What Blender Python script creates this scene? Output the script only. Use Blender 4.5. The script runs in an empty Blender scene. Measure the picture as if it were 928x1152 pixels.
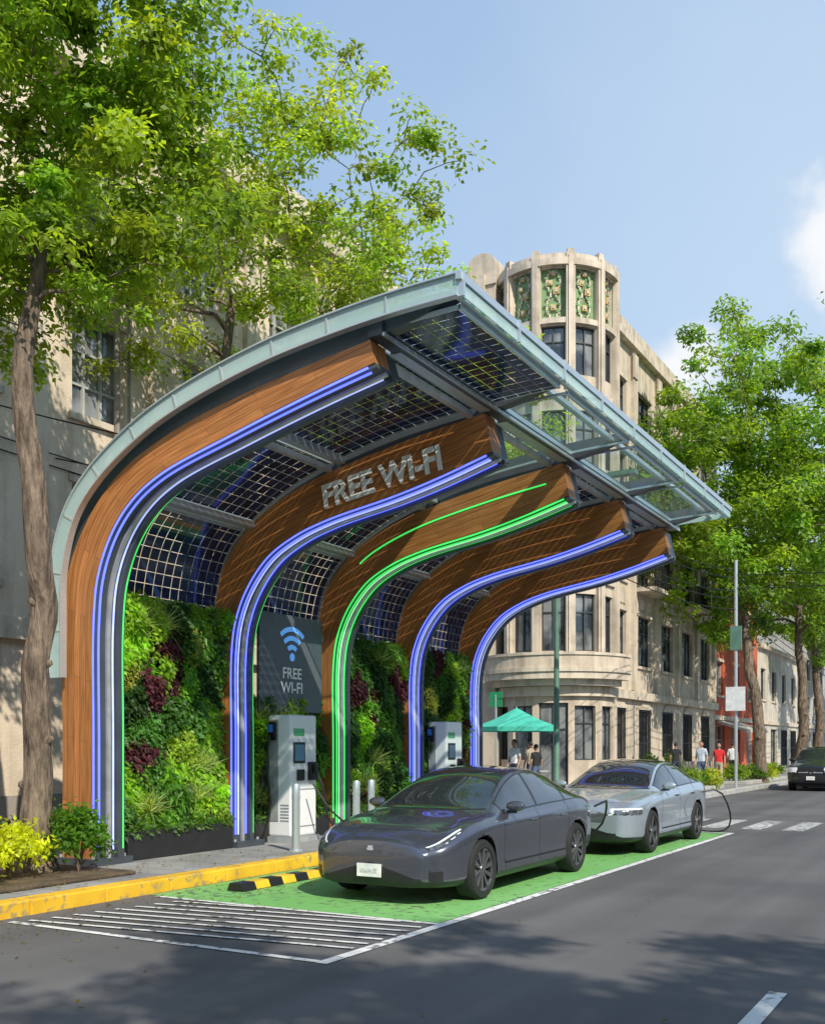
import bpy, math, random
import numpy as np
from mathutils import Vector, Euler
random.seed(7); RNG=np.random.default_rng(11)
scene=bpy.context.scene
COL=scene.collection
# ---------------------------------------------------------------- materials
MATS={}
def nn(nt,t,**kw):
    n=nt.nodes.new(t)
    for k,v in kw.items(): setattr(n,k,v)
    return n
def mat(name,col=(.5,.5,.5),rough=.6,metal=0,var=.15,scale=6,bump=.0,bscale=60,coat=0,spec=.5,detail=6,stretch=None,emit=None,estr=0,col2=None,bdist=.02):
    if name in MATS: return MATS[name]
    m=bpy.data.materials.new(name); m.use_nodes=True; nt=m.node_tree
    b=nt.nodes['Principled BSDF']
    b.inputs['Roughness'].default_value=rough; b.inputs['Metallic'].default_value=metal
    b.inputs['Coat Weight'].default_value=coat; b.inputs['Coat Roughness'].default_value=.03
    b.inputs['Specular IOR Level'].default_value=spec
    tc=nn(nt,'ShaderNodeTexCoord'); vec=tc.outputs['Object']
    if stretch:
        mp=nn(nt,'ShaderNodeMapping'); mp.inputs['Scale'].default_value=stretch
        nt.links.new(vec,mp.inputs['Vector']); vec=mp.outputs['Vector']
    no=nn(nt,'ShaderNodeTexNoise'); no.inputs['Scale'].default_value=scale; no.inputs['Detail'].default_value=detail
    nt.links.new(vec,no.inputs['Vector'])
    cr=nn(nt,'ShaderNodeValToRGB')
    c=np.array(col[:3]); lo=c*(1-var) if col2 is None else np.array(col2); hi=c*(1+var) if col2 is None else c
    cr.color_ramp.elements[0].position=.32; cr.color_ramp.elements[1].position=.68
    cr.color_ramp.elements[0].color=(*lo,1); cr.color_ramp.elements[1].color=(*np.clip(hi,0,1),1)
    nt.links.new(no.outputs['Fac'],cr.inputs['Fac']); nt.links.new(cr.outputs['Color'],b.inputs['Base Color'])
    if bump>0:
        n2=nn(nt,'ShaderNodeTexNoise'); n2.inputs['Scale'].default_value=bscale; n2.inputs['Detail'].default_value=5
        nt.links.new(vec,n2.inputs['Vector'])
        bp=nn(nt,'ShaderNodeBump'); bp.inputs['Strength'].default_value=bump; bp.inputs['Distance'].default_value=bdist
        nt.links.new(n2.outputs['Fac'],bp.inputs['Height']); nt.links.new(bp.outputs['Normal'],b.inputs['Normal'])
    if emit:
        b.inputs['Emission Color'].default_value=(*emit,1); b.inputs['Emission Strength'].default_value=estr
        try: m.cycles.emission_sampling='NONE'
        except Exception: pass
    MATS[name]=m; return m

def leaf_mat(name,trans=.4):
    m=bpy.data.materials.new(name); m.use_nodes=True; nt=m.node_tree; b=nt.nodes['Principled BSDF']
    out=nt.nodes['Material Output']
    a=nn(nt,'ShaderNodeAttribute'); a.attribute_name='Col'
    b.inputs['Roughness'].default_value=.45; b.inputs['Specular IOR Level'].default_value=.4
    nt.links.new(a.outputs['Color'],b.inputs['Base Color'])
    t=nn(nt,'ShaderNodeBsdfTranslucent')
    g=nn(nt,'ShaderNodeMix',data_type='RGBA',blend_type='MULTIPLY'); g.inputs[0].default_value=1
    nt.links.new(a.outputs['Color'],g.inputs[6]); g.inputs[7].default_value=(3.0,2.7,.9,1)
    nt.links.new(g.outputs[2],t.inputs['Color'])
    mx=nn(nt,'ShaderNodeMixShader'); mx.inputs[0].default_value=trans
    nt.links.new(b.outputs[0],mx.inputs[1]); nt.links.new(t.outputs[0],mx.inputs[2]); nt.links.new(mx.outputs[0],out.inputs['Surface'])
    return m
LEAF=leaf_mat('leaf',.5)

def wood_mat():
    m=bpy.data.materials.new('wood'); m.use_nodes=True; nt=m.node_tree; b=nt.nodes['Principled BSDF']; L=nt.links.new
    uv=nn(nt,'ShaderNodeUVMap'); mp=nn(nt,'ShaderNodeMapping'); mp.inputs['Scale'].default_value=(1.2,26,1)
    L(uv.outputs[0],mp.inputs[0]); no=nn(nt,'ShaderNodeTexNoise'); no.inputs['Scale'].default_value=1.6; no.inputs['Detail'].default_value=8; no.inputs['Distortion'].default_value=.6
    L(mp.outputs[0],no.inputs['Vector'])
    br=nn(nt,'ShaderNodeTexBrick'); br.inputs['Scale'].default_value=1; br.inputs['Mortar Size'].default_value=.003
    br.inputs['Brick Width'].default_value=1.7; br.inputs['Row Height'].default_value=.115
    br.inputs['Color1'].default_value=(.78,.78,.78,1); br.inputs['Color2'].default_value=(1.15,1.1,1.05,1); br.inputs['Mortar'].default_value=(.25,.22,.2,1)
    L(uv.outputs[0],br.inputs['Vector'])
    cr=nn(nt,'ShaderNodeValToRGB'); e=cr.color_ramp.elements; e[0].position=.3; e[0].color=(.33,.115,.030,1); e[1].position=.72; e[1].color=(.62,.27,.085,1)
    L(no.outputs['Fac'],cr.inputs[0])
    mx=nn(nt,'ShaderNodeMix',data_type='RGBA',blend_type='MULTIPLY'); mx.inputs[0].default_value=1
    L(cr.outputs[0],mx.inputs[6]); L(br.outputs['Color'],mx.inputs[7]); L(mx.outputs[2],b.inputs['Base Color'])
    b.inputs['Roughness'].default_value=.4
    bp=nn(nt,'ShaderNodeBump'); bp.inputs['Strength'].default_value=.3; bp.inputs['Distance'].default_value=.01
    L(br.outputs['Fac'],bp.inputs['Height']); bp.invert=True; L(bp.outputs[0],b.inputs['Normal'])
    return m
WOOD=wood_mat()

def solar_mat():
    # glass-glass photovoltaic module: dark cells, daylight passes through the gaps between them
    m=bpy.data.materials.new('solar_cells'); m.use_nodes=True; nt=m.node_tree; b=nt.nodes['Principled BSDF']; L=nt.links.new; out=nt.nodes['Material Output']
    uv=nn(nt,'ShaderNodeUVMap')
    br=nn(nt,'ShaderNodeTexBrick'); br.offset=0; br.inputs['Scale'].default_value=1; br.inputs['Mortar Size'].default_value=.0055; br.inputs['Mortar Smooth'].default_value=.0
    br.inputs['Brick Width'].default_value=.175; br.inputs['Row Height'].default_value=.175
    br.inputs['Color1'].default_value=(.008,.016,.045,1); br.inputs['Color2'].default_value=(.014,.034,.11,1); br.inputs['Mortar'].default_value=(.6,.65,.7,1)
    L(uv.outputs[0],br.inputs['Vector'])
    L(br.outputs['Color'],b.inputs['Base Color']); b.inputs['Roughness'].default_value=.08; b.inputs['Specular IOR Level'].default_value=.5
    t=nn(nt,'ShaderNodeBsdfTransparent'); t.inputs[0].default_value=(.97,.99,1,1)
    mu=nn(nt,'ShaderNodeMath',operation='MULTIPLY'); mu.inputs[1].default_value=.82; L(br.outputs['Fac'],mu.inputs[0])
    mx=nn(nt,'ShaderNodeMixShader'); L(mu.outputs[0],mx.inputs[0]); L(b.outputs[0],mx.inputs[1]); L(t.outputs[0],mx.inputs[2]); L(mx.outputs[0],out.inputs['Surface'])
    return m
SOLAR=solar_mat()

def glass_mat(name,tint=(.8,.93,.9),mixv=.25,rough=.03,base=None):
    m=bpy.data.materials.new(name); m.use_nodes=True; nt=m.node_tree; b=nt.nodes['Principled BSDF']; out=nt.nodes['Material Output']
    bs=base or (tint[0]*.6,tint[1]*.65,tint[2]*.65)
    b.inputs['Base Color'].default_value=(*bs,1); b.inputs['Roughness'].default_value=rough
    t=nn(nt,'ShaderNodeBsdfTransparent'); t.inputs[0].default_value=(*tint,1)
    no=nn(nt,'ShaderNodeTexNoise'); no.inputs['Scale'].default_value=1.5
    mr=nn(nt,'ShaderNodeMapRange'); mr.inputs['To Min'].default_value=mixv*.6; mr.inputs['To Max'].default_value=mixv*1.4
    nt.links.new(no.outputs['Fac'],mr.inputs['Value'])
    mx=nn(nt,'ShaderNodeMixShader'); nt.links.new(mr.outputs[0],mx.inputs[0])
    nt.links.new(t.outputs[0],mx.inputs[1]); nt.links.new(b.outputs[0],mx.inputs[2]); nt.links.new(mx.outputs[0],out.inputs['Surface'])
    return m
ROOFGLASS=glass_mat('roof_glass',(.9,.98,.97),.18)
RIMGLASS=glass_mat('laminated_glass_edge',(.8,.95,.93),.6,.08,(.56,.72,.71))

def window_mat():
    m=bpy.data.materials.new('window_glass'); m.use_nodes=True; nt=m.node_tree; b=nt.nodes['Principled BSDF']; L=nt.links.new
    tc=nn(nt,'ShaderNodeTexCoord'); no=nn(nt,'ShaderNodeTexNoise'); no.inputs['Scale'].default_value=.9; no.inputs['Detail'].default_value=3
    L(tc.outputs['Object'],no.inputs['Vector']); cr=nn(nt,'ShaderNodeValToRGB'); e=cr.color_ramp.elements
    e[0].position=.42; e[0].color=(.025,.033,.04,1); e[1].position=.6; e[1].color=(.24,.25,.25,1); L(no.outputs['Fac'],cr.inputs[0]); L(cr.outputs[0],b.inputs['Base Color'])
    b.inputs['Roughness'].default_value=.06; b.inputs['Specular IOR Level'].default_value=1.0
    n2=nn(nt,'ShaderNodeTexNoise'); n2.inputs['Scale'].default_value=2.2; L(tc.outputs['Object'],n2.inputs['Vector'])
    bp=nn(nt,'ShaderNodeBump'); bp.inputs['Strength'].default_value=.12; bp.inputs['Distance'].default_value=.05; L(n2.outputs['Fac'],bp.inputs['Height']); L(bp.outputs[0],b.inputs['Normal'])
    return m
WGLASS=window_mat()

def ground_mat(name,c1,c2,rough=.85,wear=None,wearcol=(.06,.06,.062),fine=220,bump=.35,tiles=None,scale=.35,lanes=False):
    m=bpy.data.materials.new(name); m.use_nodes=True; nt=m.node_tree; b=nt.nodes['Principled BSDF']; L=nt.links.new
    tc=nn(nt,'ShaderNodeTexCoord'); V=tc.outputs['Object']
    def noise(s,d=6,vec=None):
        n=nn(nt,'ShaderNodeTexNoise'); n.inputs['Scale'].default_value=s; n.inputs['Detail'].default_value=d; L(vec or V,n.inputs['Vector']); return n
    n1=noise(scale,8); cr=nn(nt,'ShaderNodeValToRGB'); e=cr.color_ramp.elements; e[0].position=.35; e[0].color=(*c1,1); e[1].position=.65; e[1].color=(*c2,1)
    L(n1.outputs['Fac'],cr.inputs[0]); cur=cr.outputs[0]
    n2=noise(fine,2); mr=nn(nt,'ShaderNodeMapRange'); mr.inputs['From Min'].default_value=.3; mr.inputs['From Max'].default_value=.7; mr.inputs['To Min'].default_value=.68; mr.inputs['To Max'].default_value=1.38
    L(n2.outputs['Fac'],mr.inputs[0]); mx=nn(nt,'ShaderNodeMix',data_type='RGBA',blend_type='MULTIPLY'); mx.inputs[0].default_value=1
    L(cur,mx.inputs[6]); L(mr.outputs[0],mx.inputs[7]); cur=mx.outputs[2]
    if tiles:
        br=nn(nt,'ShaderNodeTexBrick'); br.offset=.5; br.inputs['Scale'].default_value=1; br.inputs['Brick Width'].default_value=tiles; br.inputs['Row Height'].default_value=tiles; br.inputs['Mortar Size'].default_value=.006
        br.inputs['Color1'].default_value=(.85,.85,.85,1); br.inputs['Color2'].default_value=(1.1,1.1,1.1,1); br.inputs['Mortar'].default_value=(.35,.35,.35,1); L(V,br.inputs['Vector'])
        mt=nn(nt,'ShaderNodeMix',data_type='RGBA',blend_type='MULTIPLY'); mt.inputs[0].default_value=1; L(cur,mt.inputs[6]); L(br.outputs['Color'],mt.inputs[7]); cur=mt.outputs[2]
    if lanes:
        mp=nn(nt,'ShaderNodeMapping'); mp.inputs['Scale'].default_value=(1.6,.06,1); L(V,mp.inputs[0]); n6=noise(1,6,mp.outputs[0])
        r6=nn(nt,'ShaderNodeMapRange'); r6.inputs['From Min'].default_value=.35; r6.inputs['From Max'].default_value=.65; r6.inputs['To Min'].default_value=.82; r6.inputs['To Max'].default_value=1.15; L(n6.outputs['Fac'],r6.inputs[0])
        m6=nn(nt,'ShaderNodeMix',data_type='RGBA',blend_type='MULTIPLY'); m6.inputs[0].default_value=1; L(cur,m6.inputs[6]); L(r6.outputs[0],m6.inputs[7]); cur=m6.outputs[2]
    if wear is not None:
        n3=noise(9,10); n4=noise(.7,4); ad=nn(nt,'ShaderNodeMath',operation='MULTIPLY_ADD'); ad.inputs[1].default_value=.5; L(n4.outputs['Fac'],ad.inputs[0]); L(n3.outputs['Fac'],ad.inputs[2])
        r=nn(nt,'ShaderNodeMapRange'); r.inputs['From Min'].default_value=wear; r.inputs['From Max'].default_value=wear+.1; L(ad.outputs[0],r.inputs[0])
        mw=nn(nt,'ShaderNodeMix',data_type='RGBA'); L(r.outputs[0],mw.inputs[0]); L(cur,mw.inputs[6]); mw.inputs[7].default_value=(*wearcol,1); cur=mw.outputs[2]
    L(cur,b.inputs['Base Color']); b.inputs['Roughness'].default_value=rough
    bp=nn(nt,'ShaderNodeBump'); bp.inputs['Strength'].default_value=bump; bp.inputs['Distance'].default_value=.006; L(n2.outputs['Fac'],bp.inputs['Height']); L(bp.outputs[0],b.inputs['Normal'])
    return m
ASPH=ground_mat('asphalt',(.082,.080,.082),(.122,.119,.118),lanes=True)
GREENP=ground_mat('green_paint',(.15,.40,.10),(.22,.50,.16),rough=.6,wear=.82,wearcol=(.11,.18,.10))
WHITEP=ground_mat('white_paint',(.62,.62,.6),(.8,.8,.78),rough=.6,wear=.80,wearcol=(.18,.18,.18))
WORNP=ground_mat('worn_white_paint',(.38,.38,.37),(.55,.55,.53),rough=.7,wear=.74,wearcol=(.12,.12,.12))
PAVE=ground_mat('paving',(.21,.21,.21),(.33,.32,.31),tiles=.4,scale=.8)
KERBY=ground_mat('yellow_kerb_paint',(.68,.38,.02),(.84,.52,.03),rough=.6,wear=.80,wearcol=(.42,.3,.1),scale=2)
KERBC=ground_mat('kerb_concrete',(.32,.31,.29),(.46,.45,.42),scale=2)
SOIL=ground_mat('soil',(.06,.04,.025),(.14,.1,.06),scale=4,fine=40,bump=1)
GROUND=ground_mat('ground_asphalt',(.07,.07,.07),(.1,.1,.1))

def stone_mat(name,c,dark=.7,scale=1.2):
    m=bpy.data.materials.new(name); m.use_nodes=True; nt=m.node_tree; b=nt.nodes['Principled BSDF']; L=nt.links.new
    tc=nn(nt,'ShaderNodeTexCoord'); V=tc.outputs['Object']
    n1=nn(nt,'ShaderNodeTexNoise'); n1.inputs['Scale'].default_value=scale; n1.inputs['Detail'].default_value=9; n1.inputs['Roughness'].default_value=.65; L(V,n1.inputs['Vector'])
    mp=nn(nt,'ShaderNodeMapping'); mp.inputs['Scale'].default_value=(2.5,2.5,.22); L(V,mp.inputs[0])
    n2=nn(nt,'ShaderNodeTexNoise'); n2.inputs['Scale'].default_value=1.3; n2.inputs['Detail'].default_value=7; L(mp.outputs[0],n2.inputs['Vector'])
    ad=nn(nt,'ShaderNodeMath',operation='ADD'); L(n1.outputs['Fac'],ad.inputs[0]); L(n2.outputs['Fac'],ad.inputs[1])
    cr=nn(nt,'ShaderNodeValToRGB'); e=cr.color_ramp.elements; e[0].position=.40; e[1].position=.54
    d=np.array(c)*dark*np.array([.98,.97,.95]); e[0].color=(*d,1); e[1].color=(*c,1)
    hf=nn(nt,'ShaderNodeMath',operation='MULTIPLY'); hf.inputs[1].default_value=.5; L(ad.outputs[0],hf.inputs[0]); L(hf.outputs[0],cr.inputs[0])
    L(cr.outputs[0],b.inputs['Base Color']); b.inputs['Roughness'].default_value=.88
    n3=nn(nt,'ShaderNodeTexNoise'); n3.inputs['Scale'].default_value=30; n3.inputs['Detail'].default_value=5; L(V,n3.inputs['Vector'])
    bp=nn(nt,'ShaderNodeBump'); bp.inputs['Strength'].default_value=.35; bp.inputs['Distance'].default_value=.03; L(n3.outputs['Fac'],bp.inputs['Height']); L(bp.outputs[0],b.inputs['Normal'])
    return m
STONE_L=stone_mat('beige_stucco',(.72,.60,.46),.74)
STONE_A=stone_mat('art_deco_stone',(.62,.52,.40),.68)
STONE_T=stone_mat('carved_trim_stone',(.66,.565,.445),.66)
STONE_D=stone_mat('stone_plinth',(.34,.30,.25))
RELIEF=stone_mat('relief_panel',(.24,.38,.18),.6,5); RELIEFG=stone_mat('relief_gilding',(.66,.5,.22),.6,5)
REDW=stone_mat('red_stucco',(.60,.13,.06))
CREAM=stone_mat('cream_stucco',(.62,.56,.47)); GREYW=stone_mat('grey_stucco',(.45,.44,.41))
STEEL=mat('dark_steel',(.085,.10,.115),.4,.35,var=.12,scale=3)
ALU=mat('brushed_aluminium',(.58,.64,.66),.35,.6,var=.1,scale=4,stretch=(20,1,20))
SILV=mat('silver_channel',(.55,.56,.58),.35,.5)
IRON=mat('black_iron',(.02,.02,.022),.5,.3)
FRAME=mat('window_frame',(.06,.065,.065),.5,.2); FRAMEW=mat('pale_window_frame',(.45,.46,.44),.5,.1)
BARK=mat('bark',(.28,.21,.15),.95,0,scale=14,bump=1.0,bscale=26,stretch=(1,1,.22),col2=(.07,.05,.037),bdist=.06,detail=9)
BLACKP=mat('black_plastic',(.015,.015,.016),.45); RUB=mat('rubber',(.018,.018,.018),.8)
def led(name,c,s): return mat(name,c,.4,0,emit=c,estr=s)
LB=led('led_blue',(.11,.15,1.0),2.0); LG=led('led_green',(.06,.85,.14),.95); LW=led('led_pale',(.45,.53,1.0),.95); LGW=led('led_pale_green',(.45,.95,.5),.8)

# ---------------------------------------------------------------- builders
def empty(name,loc=(0,0,0)):
    e=bpy.data.objects.new(name,None); e.location=loc; e.empty_display_size=.3; COL.objects.link(e); return e
class MB:
    def __init__(s): s.v=[]; s.f=[]; s.m=[]; s.mats=[]; s.uv=[]; s.hasuv=False
    def sl(s,m):
        if m not in s.mats: s.mats.append(m)
        return s.mats.index(m)
    def face(s,pts,m,uv=None):
        i=len(s.v); s.v+= [tuple(p) for p in pts]; s.f.append(tuple(range(i,i+len(pts)))); s.m.append(s.sl(m)); s.uv.append(uv)
        if uv: s.hasuv=True
    def hexa(s,p,m):
        i=len(s.v); s.v+=[tuple(q) for q in p]; k=s.sl(m)
        for f in ((0,3,2,1),(4,5,6,7),(0,1,5,4),(1,2,6,5),(2,3,7,6),(3,0,4,7)):
            s.f.append(tuple(i+j for j in f)); s.m.append(k); s.uv.append(None)
    def box(s,x0,x1,y0,y1,z0,z1,m):
        s.hexa([(x0,y0,z0),(x1,y0,z0),(x1,y1,z0),(x0,y1,z0),(x0,y0,z1),(x1,y0,z1),(x1,y1,z1),(x0,y1,z1)],m)
    def tube(s,path,rad,seg,m,cap=True,rough=0):
        path=[Vector(p) for p in path]; n=len(path)
        if not hasattr(rad,'__len__'): rad=[rad]*n
        k=s.sl(m); base=len(s.v); up=None
        for i,p in enumerate(path):
            t=(path[min(i+1,n-1)]-path[max(i-1,0)]).normalized()
            if up is None:
                up=Vector((0,0,1)) if abs(t.z)<.9 else Vector((1,0,0))
            a=t.cross(up).normalized(); b=a.cross(t).normalized(); up=b
            for j in range(seg):
                an=2*math.pi*j/seg; q=1+(random.uniform(-rough,rough) if rough else 0); s.v.append(tuple(p+(a*math.cos(an)+b*math.sin(an))*rad[i]*q))
        for i in range(n-1):
            for j in range(seg):
                s.f.append((base+i*seg+j,base+i*seg+(j+1)%seg,base+(i+1)*seg+(j+1)%seg,base+(i+1)*seg+j)); s.m.append(k); s.uv.append(None)
        if cap:
            s.f.append(tuple(base+j for j in range(seg))[::-1]); s.m.append(k); s.uv.append(None)
            s.f.append(tuple(base+(n-1)*seg+j for j in range(seg))); s.m.append(k); s.uv.append(None)
    def lathe(s,prof,c,axis,seg,m):
        base=len(s.v); k=s.sl(m); n=len(prof)
        for r,h in prof:
            for j in range(seg):
                a=2*math.pi*j/seg
                s.v.append((c[0]+h,c[1]+r*math.cos(a),c[2]+r*math.sin(a)) if axis=='x' else (c[0]+r*math.cos(a),c[1]+r*math.sin(a),c[2]+h))
        for i in range(n-1):
            for j in range(seg):
                s.f.append((base+i*seg+j,base+i*seg+(j+1)%seg,base+(i+1)*seg+(j+1)%seg,base+(i+1)*seg+j)); s.m.append(k); s.uv.append(None)
    def obj(s,name,parent=None,smooth=False,bevel=0,angle=40):
        me=bpy.data.meshes.new(name); me.from_pydata(s.v,[],s.f)
        for m in s.mats: me.materials.append(m)
        me.polygons.foreach_set('material_index',s.m)
        if s.hasuv:
            ul=me.uv_layers.new(name='UVMap'); arr=[]
            for f,u in zip(s.f,s.uv):
                if u: 
                    for q in u: arr+= [q[0],q[1]]
                else: arr+=[0,0]*len(f)
            ul.data.foreach_set('uv',arr)
        if smooth:
            me.polygons.foreach_set('use_smooth',[True]*len(s.f))
            try: me.set_sharp_from_angle(angle=math.radians(angle))
            except Exception: pass
        me.update(); o=bpy.data.objects.new(name,me); COL.objects.link(o)
        if parent: o.parent=parent
        if bevel:
            md=o.modifiers.new('b','BEVEL'); md.width=bevel; md.segments=2; md.limit_method='ANGLE'
        return o
def sheet(name,x0,x1,y0,y1,z,m,parent=None):
    b=MB(); b.face([(x0,y0,z),(x1,y0,z),(x1,y1,z),(x0,y1,z)],m); return b.obj(name,parent)
def catmull(pts,n):
    P=np.array(pts,float); P=np.vstack([2*P[0]-P[1],P,2*P[-1]-P[-2]])
    out=[]; seg=len(P)-3
    for i in range(seg):
        p0,p1,p2,p3=P[i:i+4]
        d0=np.linalg.norm(p1-p0)**.5+1e-6; d1=np.linalg.norm(p2-p1)**.5+1e-6; d2=np.linalg.norm(p3-p2)**.5+1e-6
        m1=((p1-p0)/d0-(p2-p0)/(d0+d1)+(p2-p1)/d1)*d1; m2=((p2-p1)/d1-(p3-p1)/(d1+d2)+(p3-p2)/d2)*d1
        for t in np.linspace(0,1,24,endpoint=False):
            out.append((2*t**3-3*t**2+1)*p1+(t**3-2*t**2+t)*m1+(-2*t**3+3*t**2)*p2+(t**3-t**2)*m2)
    out.append(P[-2]); out=np.array(out)
    s=np.r_[0,np.cumsum(np.linalg.norm(np.diff(out,axis=0),axis=1))]
    q=np.linspace(0,s[-1],n)
    return np.stack([np.interp(q,s,out[:,k]) for k in range(out.shape[1])],1)

# ---------------------------------------------------------------- foliage
class Leaves:
    def __init__(s): s.P=[]; s.S=[]; s.W=[]; s.N=[]; s.C=[]; s.T=[]
    def add(s,P,size,width,N,C,T=None):
        n=len(P); s.P.append(P); s.S.append(np.broadcast_to(size,(n,)).copy()); s.W.append(np.broadcast_to(width,(n,)).copy())
        s.N.append(N); s.C.append(np.broadcast_to(C,(n,3)).copy()); s.T.append(T if T is not None else RNG.normal(size=(n,3)))
    def obj(s,name,parent=None,mt=None):
        P=np.vstack(s.P); S=np.concatenate(s.S)[:,None]; W=np.concatenate(s.W)[:,None]; N=np.vstack(s.N); C=np.vstack(s.C); T=np.vstack(s.T)
        N/= np.linalg.norm(N,axis=1,keepdims=True)+1e-9
        T=T-N*(T*N).sum(1,keepdims=True); T/=np.linalg.norm(T,axis=1,keepdims=True)+1e-9
        B=np.cross(N,T); n=len(P)
        V=np.stack([P,P+T*S*.45+B*W+N*S*.06,P+T*S-N*S*.12,P+T*S*.45-B*W+N*S*.06],1).reshape(-1,3)
        me=bpy.data.meshes.new(name); me.vertices.add(4*n); me.vertices.foreach_set('co',V.ravel())
        me.loops.add(4*n); me.loops.foreach_set('vertex_index',np.arange(4*n,dtype=np.int32))
        me.polygons.add(n); me.polygons.foreach_set('loop_start',np.arange(0,4*n,4,dtype=np.int32)); me.polygons.foreach_set('loop_total',np.full(n,4,dtype=np.int32))
        me.update(calc_edges=True)
        at=me.color_attributes.new('Col','FLOAT_COLOR','POINT'); c4=np.ones((4*n,4)); c4[:,:3]=np.repeat(C,4,axis=0); at.data.foreach_set('color',c4.ravel())
        me.materials.append(mt or LEAF); o=bpy.data.objects.new(name,me); COL.objects.link(o)
        if parent: o.parent=parent
        return o
def upN(n,up=.8,spread=1.0): 
    N=RNG.normal(size=(n,3))*spread; N[:,2]=np.abs(N[:,2])*.6+up; return N

def tree(name,trunk,tr,crowns,nclump,nper,cr,ls,col,twigr=.012,seed=0,spread=1.0):
    e=empty(name,(trunk[0][0],trunk[0][1],trunk[0][2])); off=Vector(trunk[0])
    rg=np.random.default_rng(seed); mb=MB()
    def rel(p): return tuple(Vector(p)-off)
    NT=44
    tp=catmull(trunk,NT); wob=rg.normal(size=(12,2))*.035; 
    for k in(0,1): tp[3:,k]+=np.interp(np.arange(NT-3),np.linspace(0,NT-4,12),wob[:,k])
    rr=np.interp(np.linspace(0,1,NT),np.linspace(0,1,len(tr)),tr); rr[0]*=1.45; rr[1]*=1.2; rr[2]*=1.07
    mb.tube([rel(p) for p in tp],list(rr),16,BARK,rough=.055)
    for q in range(5):
        i=int(rg.integers(6,NT//2)); a=rg.uniform(0,6.28); c=Vector(rel(tp[i]))+Vector((math.cos(a),math.sin(a),0))*rr[i]*.8
        mb.tube([c,c+Vector((math.cos(a),math.sin(a),.3))*rr[i]*.45],[rr[i]*.42,rr[i]*.22],8,BARK,rough=.1)
    nodes=[(tp[i],rr[i]) for i in range(22,NT,2)]
    W=np.array([np.prod(r) for c,r in crowns]); W=W/W.sum()
    cl=[]
    for i in range(nclump):
        c,r=crowns[rg.choice(len(crowns),p=W)]
        d=rg.normal(size=3); d/=np.linalg.norm(d); q=rg.random()**.42
        cl.append(np.array(c)+d*np.array(r)*q)
    top=tp[-1]; cl.sort(key=lambda p: np.linalg.norm(p-top))
    L=Leaves(); col=np.array(col)
    NP=np.array([n[0] for n in nodes]); NR=[n[1] for n in nodes]
    for ci,p in enumerate(cl):
        dv=p-NP; dist=np.linalg.norm(dv,axis=1)+np.maximum(0,NP[:,2]-p[2])*1.2
        k=int(np.argmin(dist)); a=NP[k]; ln=np.linalg.norm(p-a)
        r0=min(NR[k]*.62, .012+.03*ln**.9); r0=max(r0,twigr)
        mid1=a+(p-a)*.33+np.array([0,0,.10*ln])+rg.normal(size=3)*.06*ln; mid2=a+(p-a)*.68+np.array([0,0,.08*ln])+rg.normal(size=3)*.05*ln
        pts=[a,mid1,mid2,p]; rs=[r0,r0*.8,r0*.6,max(r0*.4,twigr*.6)]
        mb.tube([rel(q) for q in pts],rs,5,BARK,cap=False)
        NP=np.vstack([NP,[mid1,mid2,p]]); NR+=rs[1:]
        n=int(nper*rg.uniform(.5,1.5)); D=rg.normal(size=(n,3)); D/=np.linalg.norm(D,axis=1,keepdims=True)
        R=cr*rg.uniform(.6,1.35); Q=D*(rg.random((n,1))**.5)*R*np.array([1,1,.62]); 
        shade=rg.uniform(.65,1.25); hue=rg.uniform(-.12,.2)
        C=col*shade*np.array([1+hue,1,1-hue])*rg.uniform(.65,1.3,size=(n,1))
        L.add(p+Q-np.array(off),ls*rg.uniform(.7,1.3,n),ls*.27*np.ones(n),D*.6+upN(n,.5,.65)+np.array([.25,-.15,0]),C)
    mb.obj('trunk_and_branches',e,smooth=True,angle=80); L.obj('foliage',e)
    return e

def shrub(name,c,r,n,ls,col):
    e=empty(name,c); mb=MB()
    for i in range(9):
        a=RNG.uniform(0,6.28); q=RNG.uniform(.3,.8)
        mb.tube([(0,0,0),(math.cos(a)*r[0]*q*.4,math.sin(a)*r[1]*q*.4,r[2]*.8),(math.cos(a)*r[0]*q,math.sin(a)*r[1]*q,r[2]*1.5)],[.012,.009,.004],5,BARK)
    mb.obj('stems',e); L=Leaves(); K=max(12,n//70)
    for k in range(K):
        d=RNG.normal(size=3); d/=np.linalg.norm(d); d[2]=abs(d[2])*1.0-.35
        p=np.array([0,0,r[2]*.95])+d*np.array(r)*RNG.uniform(.45,1.0); m=n//K
        C=np.array(col)*RNG.uniform(.6,1.3)*RNG.uniform(.75,1.25,size=(m,1))
        Q=RNG.normal(size=(m,3))*np.array(r)*.17; N=RNG.normal(size=(m,3))*.7+d+np.array([0,0,.5])
        P=p+Q; P[:,2]=np.maximum(P[:,2],.01)
        L.add(P,ls*RNG.uniform(.6,1.3,m),ls*.25*np.ones(m),N,C)
    L.obj('foliage',e); return e

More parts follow.
